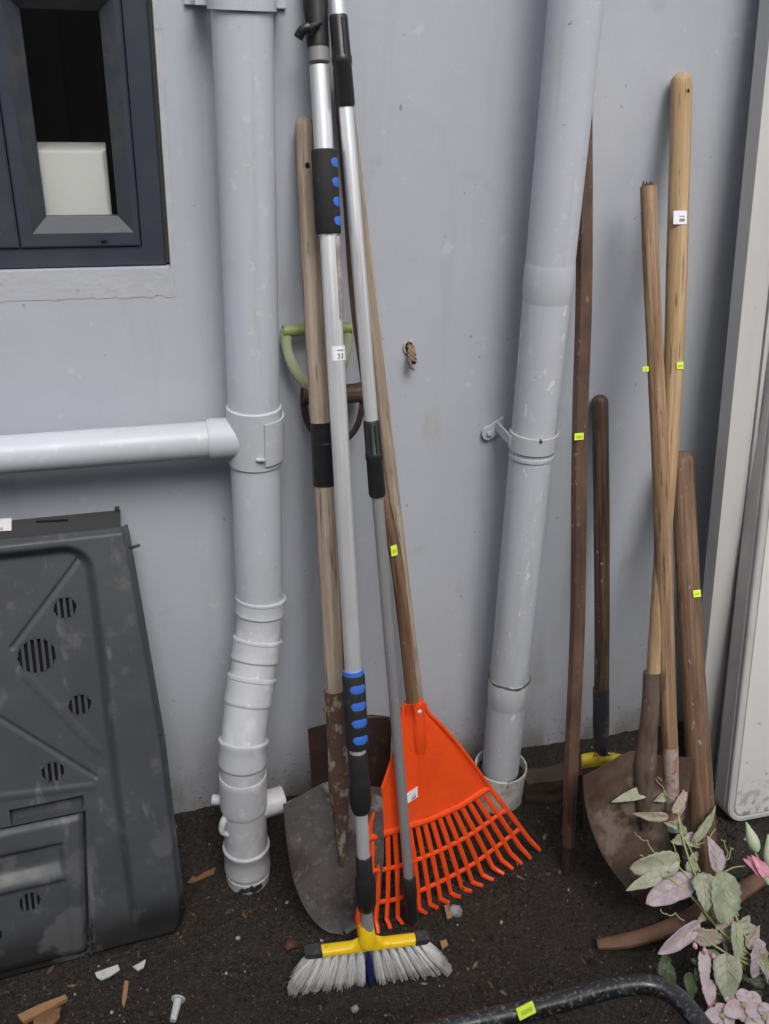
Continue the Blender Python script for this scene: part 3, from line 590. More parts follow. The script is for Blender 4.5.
st = [pb.at(-40, 521, -.0095), pb.at(11.5, 518, -.0095), pb.at(11.5, 530.5, -.0095), pb.at(-40, 533, -.0095)]
q = MB(); q.prism(st, pb.n * .0008); lb = q.build('sticker', 'paper', bn)
text('sticker_print', '4', .010, 'ink', lb, pb.at(1.5, 529, -.0082), pb.u, pb.v)

# ------------------------------------------------------------------ helpers for tools
def yt(parent, pl, px, py, w_, h_, off, mat='tag_yellow', skew=0., prn=True, nm='price_tag', rot=0.):
    c_ = pl.at(px, py, off); k = mpp(c_); cr_, sr_ = math.cos(rot), math.sin(rot)
    R_ = lambda x, y, o=0: c_ + pl.u * ((x * cr_ - y * sr_) * k) + pl.v * ((x * sr_ + y * cr_) * k) + pl.n * o
    q = MB(); q.prism([R_(-w_ / 2, -h_ / 2), R_(w_ / 2, -h_ / 2 + skew), R_(w_ / 2, h_ / 2 + skew), R_(-w_ / 2, h_ / 2)], pl.n * .0006); t_ = q.build(nm, mat, parent)
    if prn:
        q = MB(); ys_ = ((-.22, .12),) if mat == 'tag_yellow' else ((-.30, -.08), (.06, .12))
        for y0_, y1_ in ys_: q.prism([R_(w_ * -.05 if mat != 'tag_yellow' else -w_ * .3, h_ * y0_, .0008), R_(w_ * .34, h_ * y0_ + skew * .6, .0008), R_(w_ * .34, h_ * y1_ + skew * .6, .0008), R_(w_ * -.05 if mat != 'tag_yellow' else -w_ * .3, h_ * y1_, .0008)], pl.n * .0002)
        q.build('tag_print', 'tag_print' if mat == 'tag_yellow' else 'grey_ring', t_)
    return t_
def shaft(name, mat, parent, pl, pix, wid, n=18, round_top=True, round_bot=False, off=0., sub=8, sq=1.0, sharp=50):
    P3 = [pl.at(x, y, off) for x, y in pix]; R_ = [w_ * mpp(p) / 2 for w_, p in zip(wid, P3)]
    pts = along(P3, sub); ra = list(np.interp(np.linspace(0, len(R_) - 1, len(pts)), range(len(R_)), R_))
    rg_ = random.Random(len(name) + int(pix[0][0])); ra = [r_ * (1 + .012 * noise.noise(Vector((i * .35, pix[0][0], 0)))) for i, r_ in enumerate(ra)]
    if round_top:
        d_ = (pts[0] - pts[1]).normalized(); r_ = ra[0]; ex = []; er = []
        for a_ in (0.05, .3, .6, .9, 1.2): ex.append(pts[0] + d_ * r_ * math.cos(a_) * .9); er.append(r_ * math.sin(a_) + .0002)
        pts = ex + pts; ra = er + ra
    if round_bot: pts = pts + [pts[-1] + (pts[-1] - pts[-2]).normalized() * ra[-1] * .6]; ra = ra + [ra[-1] * .4]
    q = MB(); q.tube(pts, ra, n, True, sq=sq); return q.build(name, mat, parent, sharp=sharp), pts, ra
def blade(name, mat, parent, pl, top, tip, hw, dish, th=.003, nu=24, nv=30, lift=0., yaw=0., hump=0.):
    """hw(v) -> (left, right) in metres along pl.u; dish: how hollow the middle is."""
    T_, B_ = pl.at(*top), pl.at(*tip)
    def fn(s, v):
        l_, r_ = hw(v); c_ = T_.lerp(B_, v); x = -l_ + (l_ + r_) * s; s2 = 2 * s - 1
        c_ = c_ + pl.v * (hump * math.exp(-(s2 / .42) ** 2) * max(0, 1 - v * 4))
        return c_ + pl.u * x + pl.n * (lift + dish * (s2 * s2) * (1 - .6 * v) - dish * .5 + .02 * (v - .5) ** 2 + yaw * x)
    q = MB(); q.gridsolid(fn, nu, nv, th, pl.n); return q.build(name, mat, parent, sharp=60)
def hole(parent, pl, px, py, off, r_, nm='hang_hole'):
    c_ = pl.at(px, py, off); q = MB(); q.prof(c_ - pl.n * .004, c_ + pl.n * .0008, [(0, r_), (1, r_)], 14); q.build(nm, 'void_black', parent)

# ------------------------------------------------------------------ round-nosed shovel with black tape
B0 = G(345, 930, .004); pl = Lean(P(304, 118, -.022), B0)
sv = thing('round_shovel', 'round-nosed shovel with weathered wooden shaft wrapped in black tape', 'shovel', B0)
_, pts, ra = shaft('shaft', 'wood_weathered', sv, pl, [(304.5, 126), (308, 205), (313, 300), (320, 420), (327, 540), (334.5, 695)], [19, 20, 20, 20, 20, 18.5])
hole(sv, pl, 307.5, 165, .0188, .0042)
shaft('tape_wrap', 'black_tape', sv, pl, [(321, 422), (323, 455), (324, 485)], [22, 22.3, 22], round_top=False)
q = MB(); s0 = [pl.at(*p) for p in ((334.5, 690), (337, 740), (339, 788), (341, 815), (342, 866))]
q.tube(along(s0, 6), list(np.interp(np.linspace(0, 4, 25), range(5), [.0215, .0205, .0215, .016, .004])), 20, sq=.9); q.build('socket', 'rust_flaked', sv)
q = MB(); c_ = pl.at(325, 708, .012); q.prof(c_, c_ + pl.n * .012, [(0, .006), (1, .004)], 10); q.build('rivet', 'rust', sv)
mp_ = mpp(B0)
def hwL(v): k = 47.5 * mp_ * (1 - .02 * v) * math.sqrt(max(0., 1 - max(0, (v - .28) / .72) ** 2.3)) if v > .28 else 47.5 * mp_; return max(k, .004), max(k, .004)
blade('blade', 'blade_steel', sv, pl, (330.5, 790), (344, 932), hwL, .030, lift=.006, hump=.016)

# ------------------------------------------------------------------ green D-handled spade
B1 = G(352, 850, .004); B1.y = -.24; B1.z = .004; pl = Lean(P(318, 330, -.03), B1)
gs_ = thing('d_handle_spade', 'spade with a green plastic D handle behind the taped shovel', 'spade', B1)
q = MB(); q.tube([pl.at(283, 331), pl.at(351, 328)], .0115, 16); q.build('grip', 'green_grip', gs_)
for k, P_ in enumerate(([(287, 330), (286.5, 346), (292, 364), (302, 379), (315, 392)], [(346, 328), (347, 345), (343, 362), (334, 378), (321, 392)])):
    q = MB(); q.tube(along([pl.at(*p) for p in P_], 6), list(np.interp(np.linspace(0, 1, 25), [0, .1, .3, 1], [.013, .0115, .010, .013])), 14, sq=.75); q.build('yoke_arm', 'green_yoke', gs_)
shaft('shaft', 'wood_brown', gs_, pl, [(318, 388), (328, 520), (342, 715)], [15, 15, 15], round_top=False)
blade('blade', 'blade_brown', gs_, pl, (347, 721), (352, 846), lambda v: (.090 - .008 * v, .094 - .008 * v), .012, nu=14, nv=14)
q = MB(); q.tube([pl.at(346, 712), pl.at(349, 775, .004)], [.020, .008], 14); q.build('socket', 'blade_brown', gs_)

# ------------------------------------------------------------------ old wooden D-handled fork, hidden lower down
B2 = Vector((.42, -.20, .004)); pl = Lean(P(332, 395, -.045), B2)
of = thing('old_garden_tool', 'old garden tool with brown wooden crossbar grip and steel strap handle behind the taped shovel', 'garden tool', B2)
q = MB(); q.tube(along([pl.at(302, 395), pl.at(318, 395), pl.at(345, 394), pl.at(364, 392)], 4), [.0205] * 2 + [.0195] * 9 + [.0205] * 2, 18); q.build('crossbar', 'wood_dark', of)
q = MB(); q.tube(along([pl.at(304, 388, .006), pl.at(304, 408, .004), pl.at(310, 427), pl.at(322, 440), pl.at(333, 445), pl.at(345, 440), pl.at(356, 428), pl.at(362, 408, .004), pl.at(362, 388, .006)], 5), .0065, 10, sq=.6); q.build('strap', 'blade_brown', of)
shaft('shaft', 'wood_dark', of, pl, [(333, 440), (343, 560), (354, 725)], [14, 14, 14], round_top=False)
q = MB(); fb = pl.at(355, 725); q.tube([fb - pl.u * .08, fb - pl.u * .04 + pl.v * .012, fb + pl.u * .04 + pl.v * .012, fb + pl.u * .08], .008, 10); q.build('shoulder', 'blade_brown', of)
for k in range(4):
    q = MB(); x_ = -.08 + .16 * k / 3; a_ = fb + pl.u * x_; bb_ = Vector((a_.x, B2.y + .01, .01)); q.tube([a_, a_.lerp(bb_, .5) - pl.n * .01, bb_], [.007, .006, .002], 8); q.build('tine', 'blade_brown', of)

# ------------------------------------------------------------------ telescopic pole with broom head
Bc0, Bc1 = G(287, 993, .004), G(452, 971, .004)
HB = G(367, 944, .082); HB.y = (Bc0.y + Bc1.y) / 2 + .030
HB = P(367, 944, HB.y)
PTOP = P(315.5, 0, -.035); pl = Lean(PTOP, HB + Vector((0, 0, .02)))
bm_ = thing('telescopic_broom', 'telescopic aluminium pole with blue foam grips and a yellow broom head', 'broom', Vector((HB.x, HB.y, 0)))
ln = lambda y: 315.5 + (367.5 - 315.5) * (y - 0) / (925.)
seg = lambda y: (ln(y), y)
UP = (pl.at(*seg(40)) - pl.at(*seg(300))).normalized(); tp_ = pl.at(*seg(0)) + UP * .16
q = MB(); q.tube([pl.at(*seg(236)), pl.at(*seg(66))], 19.5 * mpp(pl.at(*seg(150))) / 2, 28); q.build('upper_pole', 'aluminium', bm_)
rU = 19.5 * mpp(pl.at(*seg(150))) / 2
q = MB(); q.tube([pl.at(*seg(656)), pl.at(*seg(230))], rU * .97, 28); q.build('middle_pole', 'aluminium', bm_)
q = MB(); q.tube([pl.at(*seg(62)), pl.at(*seg(47))], [rU * 1.08, rU * 1.08], 28); q.build('knurled_ring', 'grey_ring', bm_)
kn = pl.at(*seg(54))
q = MB(); q.tube([pl.at(*seg(48)), pl.at(*seg(40)), pl.at(*seg(24)), pl.at(*seg(8)), tp_ - UP * .05, tp_], [rU * 1.12, rU * 1.18, rU * 1.18, rU * 1.30, rU * 1.3, rU * 1.1], 24); q.build('clamp_housing', 'black_plastic', bm_)
q = MB(); q.tube(along([pl.at(321, 22, .026), pl.at(311, 27, .032), pl.at(303, 30, .030), pl.at(298, 38, .024)], 5), [.005] * 6 + [.008] * 10, 10, sq=.7); q.build('clamp_lever', 'black_plastic', bm_)
for nm_, y0, y1, sx_ in (('upper_grip', 150, 234, .62), ('lower_grip', 674, 747, .12)):
    a_, c_ = pl.at(*seg(y0)), pl.at(*seg(y1)); R_ = rU * 1.33
    q = MB(); q.prof(a_, c_, [(0, R_ * .93), (.02, R_), (.98, R_), (1, R_ * .93)], 36); gp = q.build(nm_, 'black_foam', bm_)
    for k in range(4):
        cc = a_.lerp(c_, .155 + .23 * k); ax = (c_ - a_).normalized(); Hh = (c_ - a_).length
        ang0 = math.radians(58 if sx_ > .5 else 12); half = math.radians(40 if sx_ > .5 else 46); side = pl.u; fr_ = pl.n
        q = MB(); rings = []
        for i in range(13):
            t_ = -1 + 2 * i / 12; an = ang0 + half * t_; d_ = side * math.sin(an) + fr_ * math.cos(an)
            hh_ = Hh * .062 * math.sqrt(max(.02, 1 - t_ ** 4)); 
            rings.append([cc + d_ * (R_ * 1.004) - ax * hh_ * .8, cc + d_ * (R_ * 1.022) - ax * hh_ * .6, cc + d_ * (R_ * 1.022) + ax * hh_ * .8, cc + d_ * (R_ * 1.004) + ax * hh_])
        q.loops(rings); q.build('pad', 'blue_foam', gp)
q = MB(); q.tube([pl.at(*seg(674)), pl.at(*seg(670))], rU * 1.2, 24); q.build('grip_collar', 'blue_foam', bm_)
q = MB(); q.tube([pl.at(*seg(752)), pl.at(*seg(640))], rU * .96, 24); q.build('lower_sleeve', 'aluminium', bm_)
q = MB(); q.tube([pl.at(*seg(y)) for y in (752, 754, 776, 779, 784, 800, 808, 812)], [rU * x for x in (1.0, 1.1, 1.14, 1.24, 1.34, 1.34, 1.18, 1.0)], 28); q.build('twist_lock', 'black_plastic', bm_)
q = MB(); q.tube([pl.at(*seg(808)), pl.at(*seg(862))], rU * .80, 24); q.build('inner_pole', 'aluminium', bm_)
q = MB(); q.tube([pl.at(*seg(y)) for y in (856, 858, 874, 878, 886, 902, 909, 911)], [rU * x for x in (.85, 1.0, 1.0, 1.22, 1.3, 1.22, 1.0, .7)], 28); q.build('end_lock', 'black_plastic', bm_)
q = MB(); q.tube([pl.at(*seg(905)), pl.at(*seg(938))], rU * .75, 20); q.build('spigot', 'aluminium_dull', bm_)
q = MB(); q.tube([pl.at(337, 236, .012), pl.at(341, 318, .012)], .0052, 8, sq=.6); q.build('worn_decal', 'worn_strip', bm_)
sc0 = pl.at(336, 353, 0)     # curved paper sticker
q = MB(); vs = []; ax = UP; NN = 14
for i in range(NN + 1):
    an = math.radians(-66 + 140 * i / NN); d_ = pl.u * math.sin(an) + pl.n * math.cos(an)
    for t_ in (-.0125, .0125): vs.append(sc0 + d_ * (rU * .97 + .0006) + ax * t_)
q.add(vs, [(2 * i, 2 * i + 2, 2 * i + 3, 2 * i + 1) for i in range(NN)]); lb = q.build('sticker', 'paper', bm_)
an = math.radians(14); d_ = pl.u * math.sin(an) + pl.n * math.cos(an); tx = pl.u * math.cos(an) - pl.n * math.sin(an)
text('sticker_print', '33', .0125, 'ink', lb, sc0 + d_ * (rU * .97 + .0016) - ax * .005, tx, ax)
q = MB(); c_ = sc0 + d_ * (rU * .97 + .0014) + ax * .005; q.prism([c_ - tx * .006, c_ + tx * .006, c_ + tx * .006 + ax * .0014, c_ - tx * .006 + ax * .0014], d_ * .0002); q.build('sticker_print', 'grey_ring', lb)
# head
hd = (Bc1 - Bc0).normalized(); hd = Vector((hd.x, hd.y, 0)).normalized(); hf = Vector((hd.y, -hd.x, 0)); zz = Vector((0, 0, 1))
hl = P(318, 946, HB.y).x; A0 = HB + hd * (P(322, 948, HB.y) - HB).dot(hd); A1 = HB + hd * (P(414, 937, HB.y) - HB).dot(hd)
E0_ = HB + hd * (P(305, 950, HB.y) - HB).dot(hd); E1_ = HB + hd * (P(427, 936, HB.y) - HB).dot(hd)
hx = [0, .36, .43, .5, .57, .64, 1]
q = MB(); rings = []
for i in range(31):
    t_ = i / 30; c_ = A0.lerp(A1, t_); bump_ = math.exp(-((t_ - .49) / .12) ** 2) * .018; hh0 = .0055
    rings.append([c_ + hf * .013 - zz * hh0, c_ + hf * .012 + zz * (hh0 * .4), c_ + hf * .007 + zz * (hh0 + bump_), c_ - hf * .007 + zz * (hh0 + bump_), c_ - hf * .012 + zz * (hh0 * .4), c_ - hf * .013 - zz * hh0])
q.loops(rings); n = len(q.v); q.f += [(5, 4, 3, 2, 1, 0), tuple(range(n - 6, n))]; q.build('head_block', 'yellow_plastic', bm_, sharp=50)
q = MB(); q.tube([HB + zz * .008, HB + zz * .022, HB + UP * .045], [.020, .0175, .0160], 20); q.build('neck', 'yellow_plastic', bm_)
for nm_, a_, c_ in (('end_cap', A0, E0_), ('end_cap', A1, E1_)):
    q = MB(); d_ = (c_ - a_); rings = []
    for t_, k in ((-.03, 1.03), (.8, 1.0), (1, .8)):
        c2 = a_ + d_ * t_; rings.append([c2 + hf * .0135 * k - zz * .0065 * k, c2 + hf * .012 * k + zz * .005 * k, c2 - hf * .012 * k + zz * .005 * k, c2 - hf * .0135 * k - zz * .0065 * k])
    q.loops(rings); q.f += [(3, 2, 1, 0), (8, 9, 10, 11)]; q.build(nm_, 'cap_grey', bm_)
rg = random.Random(21); NT = 15
for row in range(3):
    for k in range(NT):
        t_ = (k + .5) / NT; blue = abs(k - NT * .475) < .6
        ctop = E0_.lerp(E1_, .05 + .9 * t_) - zz * .005 + hf * (.008 - .008 * row)
        s_ = (t_ - .5) * 2; gc = Bc0.lerp(Bc1, .5) + hd * ((Bc1 - Bc0).length * .5 * s_ * (1.0 - .03 * row)); gc = Vector((gc.x, gc.y, .006)) + hf * (-.004 - .013 * row)
        q = MB()
        for i in range(130):
            a_ = rg.uniform(0, 6.28); rr_ = math.sqrt(rg.random()); p0 = ctop + (hd * math.cos(a_) + hf * math.sin(a_)) * rr_ * .0032
            sp = .0125 if not blue else .006
            p1 = gc + (hd * math.cos(a_) * sp + hf * math.sin(a_) * .016) * rr_ + zz * rg.uniform(-.004, .008)
            pm = p0.lerp(p1, .5) + (hd * math.cos(a_) + hf * math.sin(a_)) * .0025 + Vector((rg.uniform(-1, 1), rg.uniform(-1, 1), 0)) * .001
            q.tube([p0, pm, p1], [.0009, .0008, .0007], 3, False)
        q.build('bristle_tuft', 'bristle_blue' if blue and row == 0 else 'bristle_white', bm_, sharp=180)

# ------------------------------------------------------------------ thin extension pole
B3 = G(411, 921, .01); pl = Lean(P(337, 0, -.055), B3); l2 = lambda y: (337 + (410.5 - 337) * y / 900., y)
tpole = thing('extension_pole', 'slim aluminium extension pole with black ribbed connectors standing before the rake', 'pole', B3)
U2 = (pl.at(*l2(0)) - pl.at(*l2(200))).normalized(); r2_ = 14.5 * mpp(pl.at(*l2(200))) / 2
q = MB(); q.tube([pl.at(*l2(0)) + U2 * .10, pl.at(*l2(0)) + U2 * .09, pl.at(*l2(430))], [r2_ * .8, r2_, r2_], 24); q.build('upper_tube', 'aluminium', tpole)
q = MB(); q.tube([pl.at(*l2(430)), pl.at(*l2(886))], [r2_ * .86, r2_ * .86], 24); q.build('lower_tube', 'aluminium_dull', tpole)
for nm_, ys, base_ in (('connector', (15, 17, 55, 57, 63, 65, 104, 107), r2_), ('connector', (420, 422, 452, 453, 458, 460, 493, 496), r2_)):
    q = MB(); q.tube([pl.at(*l2(y)) for y in ys], [base_ * k for k in (1.1, 1.22, 1.26, 1.36, 1.36, 1.26, 1.30, 1.15)], 28); cn = q.build(nm_, 'black_plastic', tpole)
    for an in (-.5, .1, .7):
        d_ = pl.u * math.sin(an) + pl.n * math.cos(an); q = MB(); q.tube([pl.at(*l2(ys[1] + 2)) + d_ * base_ * 1.24, pl.at(*l2(ys[2])) + d_ * base_ * 1.26], .0016, 6); q.build('rib', 'black_plastic', cn)
q = MB(); q.tube([pl.at(*l2(y)) for y in (876, 878, 896, 900, 920)], [r2_ * k for k in (.95, 1.22, 1.25, 1.02, .9)], 20); q.build('end_fitting', 'black_plastic', tpole)

# ------------------------------------------------------------------ pale wooden handle behind the rake
B4 = Vector((.585, -.10, .0)); pl = Lean(P(351, 90, -.02), B4)
wh = thing('wooden_handle', 'long pale bare wooden handle standing behind the orange rake', 'handle', B4)
wl = lambda y: (347 + .118 * (y - 110), y)
bx_ = wl(790)
shaft('shaft', 'wood_pale', wh, pl, [wl(82), wl(250), wl(400), wl(560), wl(700), (426, 776)], [14.5, 14.5, 14.5, 14, 13.5, 13])

# ------------------------------------------------------------------ orange leaf rake
RL, RR_ = G(356, 929, .012), G(536, 845, .012); RT = P(339, 67, -.035)
pl = Plane(RL, RR_ - RL, RT - RL)
rk = thing('leaf_rake', 'orange plastic fan leaf rake with long brown wooden handle', 'rake', (RL + RR_) / 2)
shaft('handle', 'wood_brown', rk, pl, [(339, 72), (349, 200), (356, 300), (367.5, 383), (384, 500), (397, 565), (413, 705), (419, 750)], [12.5, 12.5, 12.5, 13, 13, 13, 12.5, 12])
yt(rk, pl, 394, 550.5, 7, 11, .0125, rot=.1)
# plate
Lp = [(402.5, 706), (402, 716), (397, 742), (388, 772), (376, 806), (366, 838)]
Rp = [(424.5, 703), (428, 712), (440, 724), (456, 742), (474, 765), (489.5, 787)]
def edge_at(E, t_):
    x = t_ * (len(E) - 1); i = min(int(x), len(E) - 2); f_ = x - i; return (E[i][0] + (E[i + 1][0] - E[i][0]) * f_, E[i][1] + (E[i + 1][1] - E[i][1]) * f_)
def rplate(s, v):
    a_, c_ = edge_at(Lp, v), edge_at(Rp, v); x = a_[0] + (c_[0] - a_[0]) * s; y = a_[1] + (c_[1] - a_[1]) * s + 4 * v * math.sin(math.pi * s)
    rib = .007 * math.exp(-((s - .5) / (.03 + .06 * (1 - v))) ** 2) * (1 - .3 * v); rim = .005 * (smooth(.06, .0, s) + smooth(.94, 1, s)); bow = .020 * (1 - v) * (1 - (2 * s - 1) ** 2) * (1 - v)
    return pl.at(x, y, rib + rim + bow + .002)
q = MB(); q.gridsolid(rplate, 48, 30, .003, pl.n); q.build('plate', 'orange_plastic', rk, sharp=60)
q = MB(); sp_ = [pl.at(*p) for p in ((413.5, 702), (416, 722), (419, 748), (420, 757))]; q.tube(sp_, [.021, .019, .0165, .006], 22, ref=pl.u); q.build('socket', 'orange_plastic', rk)
q = MB(); c_ = pl.at(419.5, 712, .020); q.prof(c_, c_ + pl.n * .004, [(0, .0055), (.6, .0055), (1, .003)], 12); q.build('screw', 'aluminium', rk)
yt(rk, pl, 412, 797, 13, 12, .0105, 'paper', 4, True, 'sticker')
NTN = 18; tips = []; starts = []
tipl = [(354.5, 929), (372, 934), (394, 932), (416, 924), (437, 914), (458, 903), (479, 891), (499, 875), (516, 861), (533.5, 846)]
def lerpl(E, t_): return edge_at(E, t_)
stl = [(366.5, 838), (397, 829.5), (428, 819.5), (459, 806), (489, 787)]
for i in range(NTN):
    t_ = i / (NTN - 1); a_ = pl.at(*lerpl(stl, t_), .002); c_ = pl.at(*lerpl(tipl, t_), 0); dd = (c_ - a_)
    k_ = a_ + dd * .84; tip = c_ + pl.n * .022 + pl.u * .003 * (t_ - .2); tip.z = max(tip.z, .006)
    bow = pl.n * .006
    w_ = Vector(dd).normalized(); sd_ = pl.n.cross(w_).normalized(); q = MB()
    pts = [a_ - dd * .04 - pl.n * .003, a_ + dd * .3 + bow, a_ + dd * .6 + bow * 1.3, k_ + bow, k_.lerp(tip, .5) + pl.n * .006, tip]
    q.tube(pts, [.0060, .0060, .0058, .0056, .0052, .0044], 8, True, ref=pl.n, sq=.55); q.build('tine', 'orange_plastic', rk, sharp=60)
    starts.append(a_); tips.append(c_)
for fr_ in (.0, .34, .66):
    q = MB(); q.tube([starts[i].lerp(tips[i], fr_) + pl.n * (.006 if fr_ else .002) for i in range(NTN)], .0056 if fr_ else .0075, 8, ref=pl.n, sq=.8); q.build('crossbar', 'orange_plastic', rk)
for sd in (0, 1):
    q = MB(); E = Rp if sd else Lp; q.tube(along([pl.at(*p, .006) for p in E], 4), .0042, 8); q.build('edge_bead', 'orange_plastic', rk)

# ------------------------------------------------------------------ right-hand group
B5 = G(566, 872, .0); pl = Lean(P(584, 88, -.02), B5)
bar = thing('faceted_bar', 'long rusty brown faceted bar with a yellow tag leaning past the downpipe', 'bar', B5)
shaft('bar', 'wood_dark' if False else 'rust_bar' if 'rust_bar' in MT else 'wood_brown', bar, pl, [(584, 88), (584.6, 200), (583.5, 310), (579.5, 440), (577.5, 620), (571, 770), (568.5, 845)], [17, 17, 17.5, 16.5, 16, 15, 13], n=8, sharp=25)
q = MB(); q.tube([pl.at(568.5, 843), pl.at(566.5, 868), pl.at(565.5, 882)], [.0135, .012, .006], 8); q.build('point', 'blade_brown', bar)
yt(bar, pl, 579, 436.5, 10, 7, .0165)

B6 = Vector((1.005, -.27, .0)); pl = Lean(P(600, 402, -.02), B6)
dk = thing('yellow_shouldered_spade', 'short dark handled spade with yellow painted tread behind the rusty shovel', 'spade', B6)
shaft('shaft', 'wood_dark', dk, pl, [(600, 402), (601.5, 520), (602, 620), (601.5, 692)], [16.5, 16, 15, 14.5])
hole(dk, pl, 604, 405, .016, .0035); hole(dk, pl, 604, 450, .016, .0025, 'nail_hole')
shaft('socket', 'dark_paint' if 'dark_paint' in MT else 'blade_brown', dk, pl, [(601, 688), (601, 722), (601, 756)], [16, 16.5, 13], round_top=False)
q = MB(); q.gridsolid(lambda s, v: pl.at(582 + 40 * s, 755 + 14 * v - 2.5 * math.sin(math.pi * s), .010 * math.sin(math.pi * v) + .008), 16, 8, .004, pl.n); q.build('tread', 'yellow_paint', dk)
blade('blade', 'blade_brown', dk, pl, (602, 764), (603, 842), lambda v: (.055, .055), .008, nu=12, nv=10)
for k in range(3):
    rg = random.Random(k); q = MB(); q.tube(along([pl.at(594 + 3 * k, 757, .016), pl.at(597 + 3 * k, 751 - 2 * k, .02), pl.at(602 + 3 * k, 755, .022), pl.at(607 + 2 * k, 753 + k, .018)], 5), .0012, 6); q.build('wire_wrap', 'black_plastic', dk)

bl = P(566, 818, -.12); q = MB(); bx0 = G(541, 818); zt_ = .085
pk = [Vector((bx0.x - .02, bx0.y + .03, -.03)), Vector((bx0.x + .20, bx0.y + .05, -.03))]
def blk(s, v):
    x = bx0.x - .03 + .24 * s; y = bx0.y + .035 + .008 * noise.noise(Vector((s * 5, v * 4, 0))); z = -.03 + (zt_ + .03) * v + .006 * noise.noise(Vector((s * 7, 3, 0))) * (v > .8)
    return (x, y, z)
q.gridsolid(blk, 30, 14, .05, (0, -1, 0)); tag(q.build('sunken_board', 'dark_block', loc=(bx0.x + .08, bx0.y + .05, 0)), 'dark brown block half sunk in soil beside the drain socket', 'block')

# light shovel
B7 = G(645, 907, .004); pl = Lean(P(681.5, 75, -.022), B7)
ls = thing('rusty_shovel', 'rusty wide shovel with a smooth tan wooden shaft and white sticker', 'shovel', B7)
shaft('shaft', 'wood_tan', ls, pl, [(681.5, 82), (680, 150), (677, 260), (673.5, 370), (668, 470), (659.5, 590), (653, 680), (651, 700)], [20.5, 21, 21, 19.5, 17.5, 15.5, 14, 12])
hole(ls, pl, 687.5, 91, .0185, .0042)
yt(ls, pl, 680, 217.5, 15, 13, .0205, 'paper', 0, True, 'sticker'); yt(ls, pl, 680, 365.5, 7.5, 7, .0205)
q = MB(); s0 = [pl.at(*p) for p in ((652, 672), (650.5, 705), (648, 735), (645, 765), (644, 800), (644, 830))]
q.tube(along(s0, 6), list(np.interp(np.linspace(0, 5, 31), range(6), [.0180, .0188, .0200, .025, .018, .004])), 20, sq=.98); q.build('socket', 'rust_old' if 'rust_old' in MT else 'rust', ls)
mp7 = mpp(B7)
def hwR(v): k = 1 - v ** 2.1; return max(65 * mp7 * k, .004), max(50 * mp7 * k, .004)
blade('blade', 'blade_rust', ls, pl, (640, 761), (646, 908), hwR, .030, lift=.004, hump=.022)

# bent handle with broken top
B8 = G(682, 896, .0); pl = Lean(P(648, 183, -.075), B8); pl.o += pl.n * .012
bh = thing('bent_handle', 'slightly bent reddish wooden handle with broken top and pink painted foot', 'handle', B8)
_, pts, ra = shaft('shaft', 'wood_bent', bh, pl, [(648.5, 186), (650.5, 250), (655, 350), (660, 455), (663.5, 560), (665.5, 650), (670, 748)], [16.5, 16.5, 16.5, 17, 18, 18, 15.5], round_top=False)
rg = random.Random(4); t0 = pl.at(648.5, 187); d_ = (pl.at(648.5, 187) - pl.at(650, 250)).normalized()
for k in range(9):
    a_ = k * .7; o_ = (pl.u * math.cos(a_) + pl.n * math.sin(a_)) * .0105; q = MB(); q.tube([t0 + o_ - d_ * .01, t0 + o_ * .95 + d_ * rg.uniform(.004, .013)], [.0045, .0012], 5); q.build('splinter', 'wood_dark', bh)
shaft('painted_foot', 'pink_paint', bh, pl, [(670, 746), (671.5, 790), (673.5, 824)], [16, 15, 14], round_top=False)
shaft('green_ring', 'green_band', bh, pl, [(673.3, 819), (674, 829)], [14.6, 14.6], round_top=False)
shaft('ferrule', 'blade_brown', bh, pl, [(674, 828), (679, 880)], [13, 9], round_top=False)
yt(bh, pl, 645, 369, 5.5, 5, .004, prn=False); yt(bh, pl, 647.5, 369, 2.5, 5, .0075, prn=False)

# pick with thick handle
B9 = G(708, 898, .05); pl = Lean(P(682.5, 455, -.06), B9)
pi_ = thing('pickaxe', 'pickaxe standing on its curved rusty head with a thick brown handle', 'pickaxe', Vector((B9.x, B9.y, 0)))
shaft('handle', 'wood_brown', pi_, pl, [(682.5, 462), (684, 500), (691, 640), (698, 750), (706, 870), (708, 900)], [25, 24, 24.5, 26, 27, 27], sq=.85)
hole(pi_, pl, 689.5, 467, .0215, .0045); yt(pi_, pl, 697, 593.5, 8.5, 7, .026)
hp_ = [G(597, 944, .012), G(625, 941, .020), G(660, 931, .034), G(690, 918, .046), G(714, 906, .050), G(740, 892, .044), G(770, 872, .026), G(800, 852, .008)]
q = MB(); q.tube(along(hp_, 6), list(np.interp(np.linspace(0, 7, 43), range(8), [.012, .017, .018, .020, .030, .020, .016, .008])), 10, ref=Vector((0, 0, 1)), sq=.75); q.build('pick_head', 'rust', pi_)

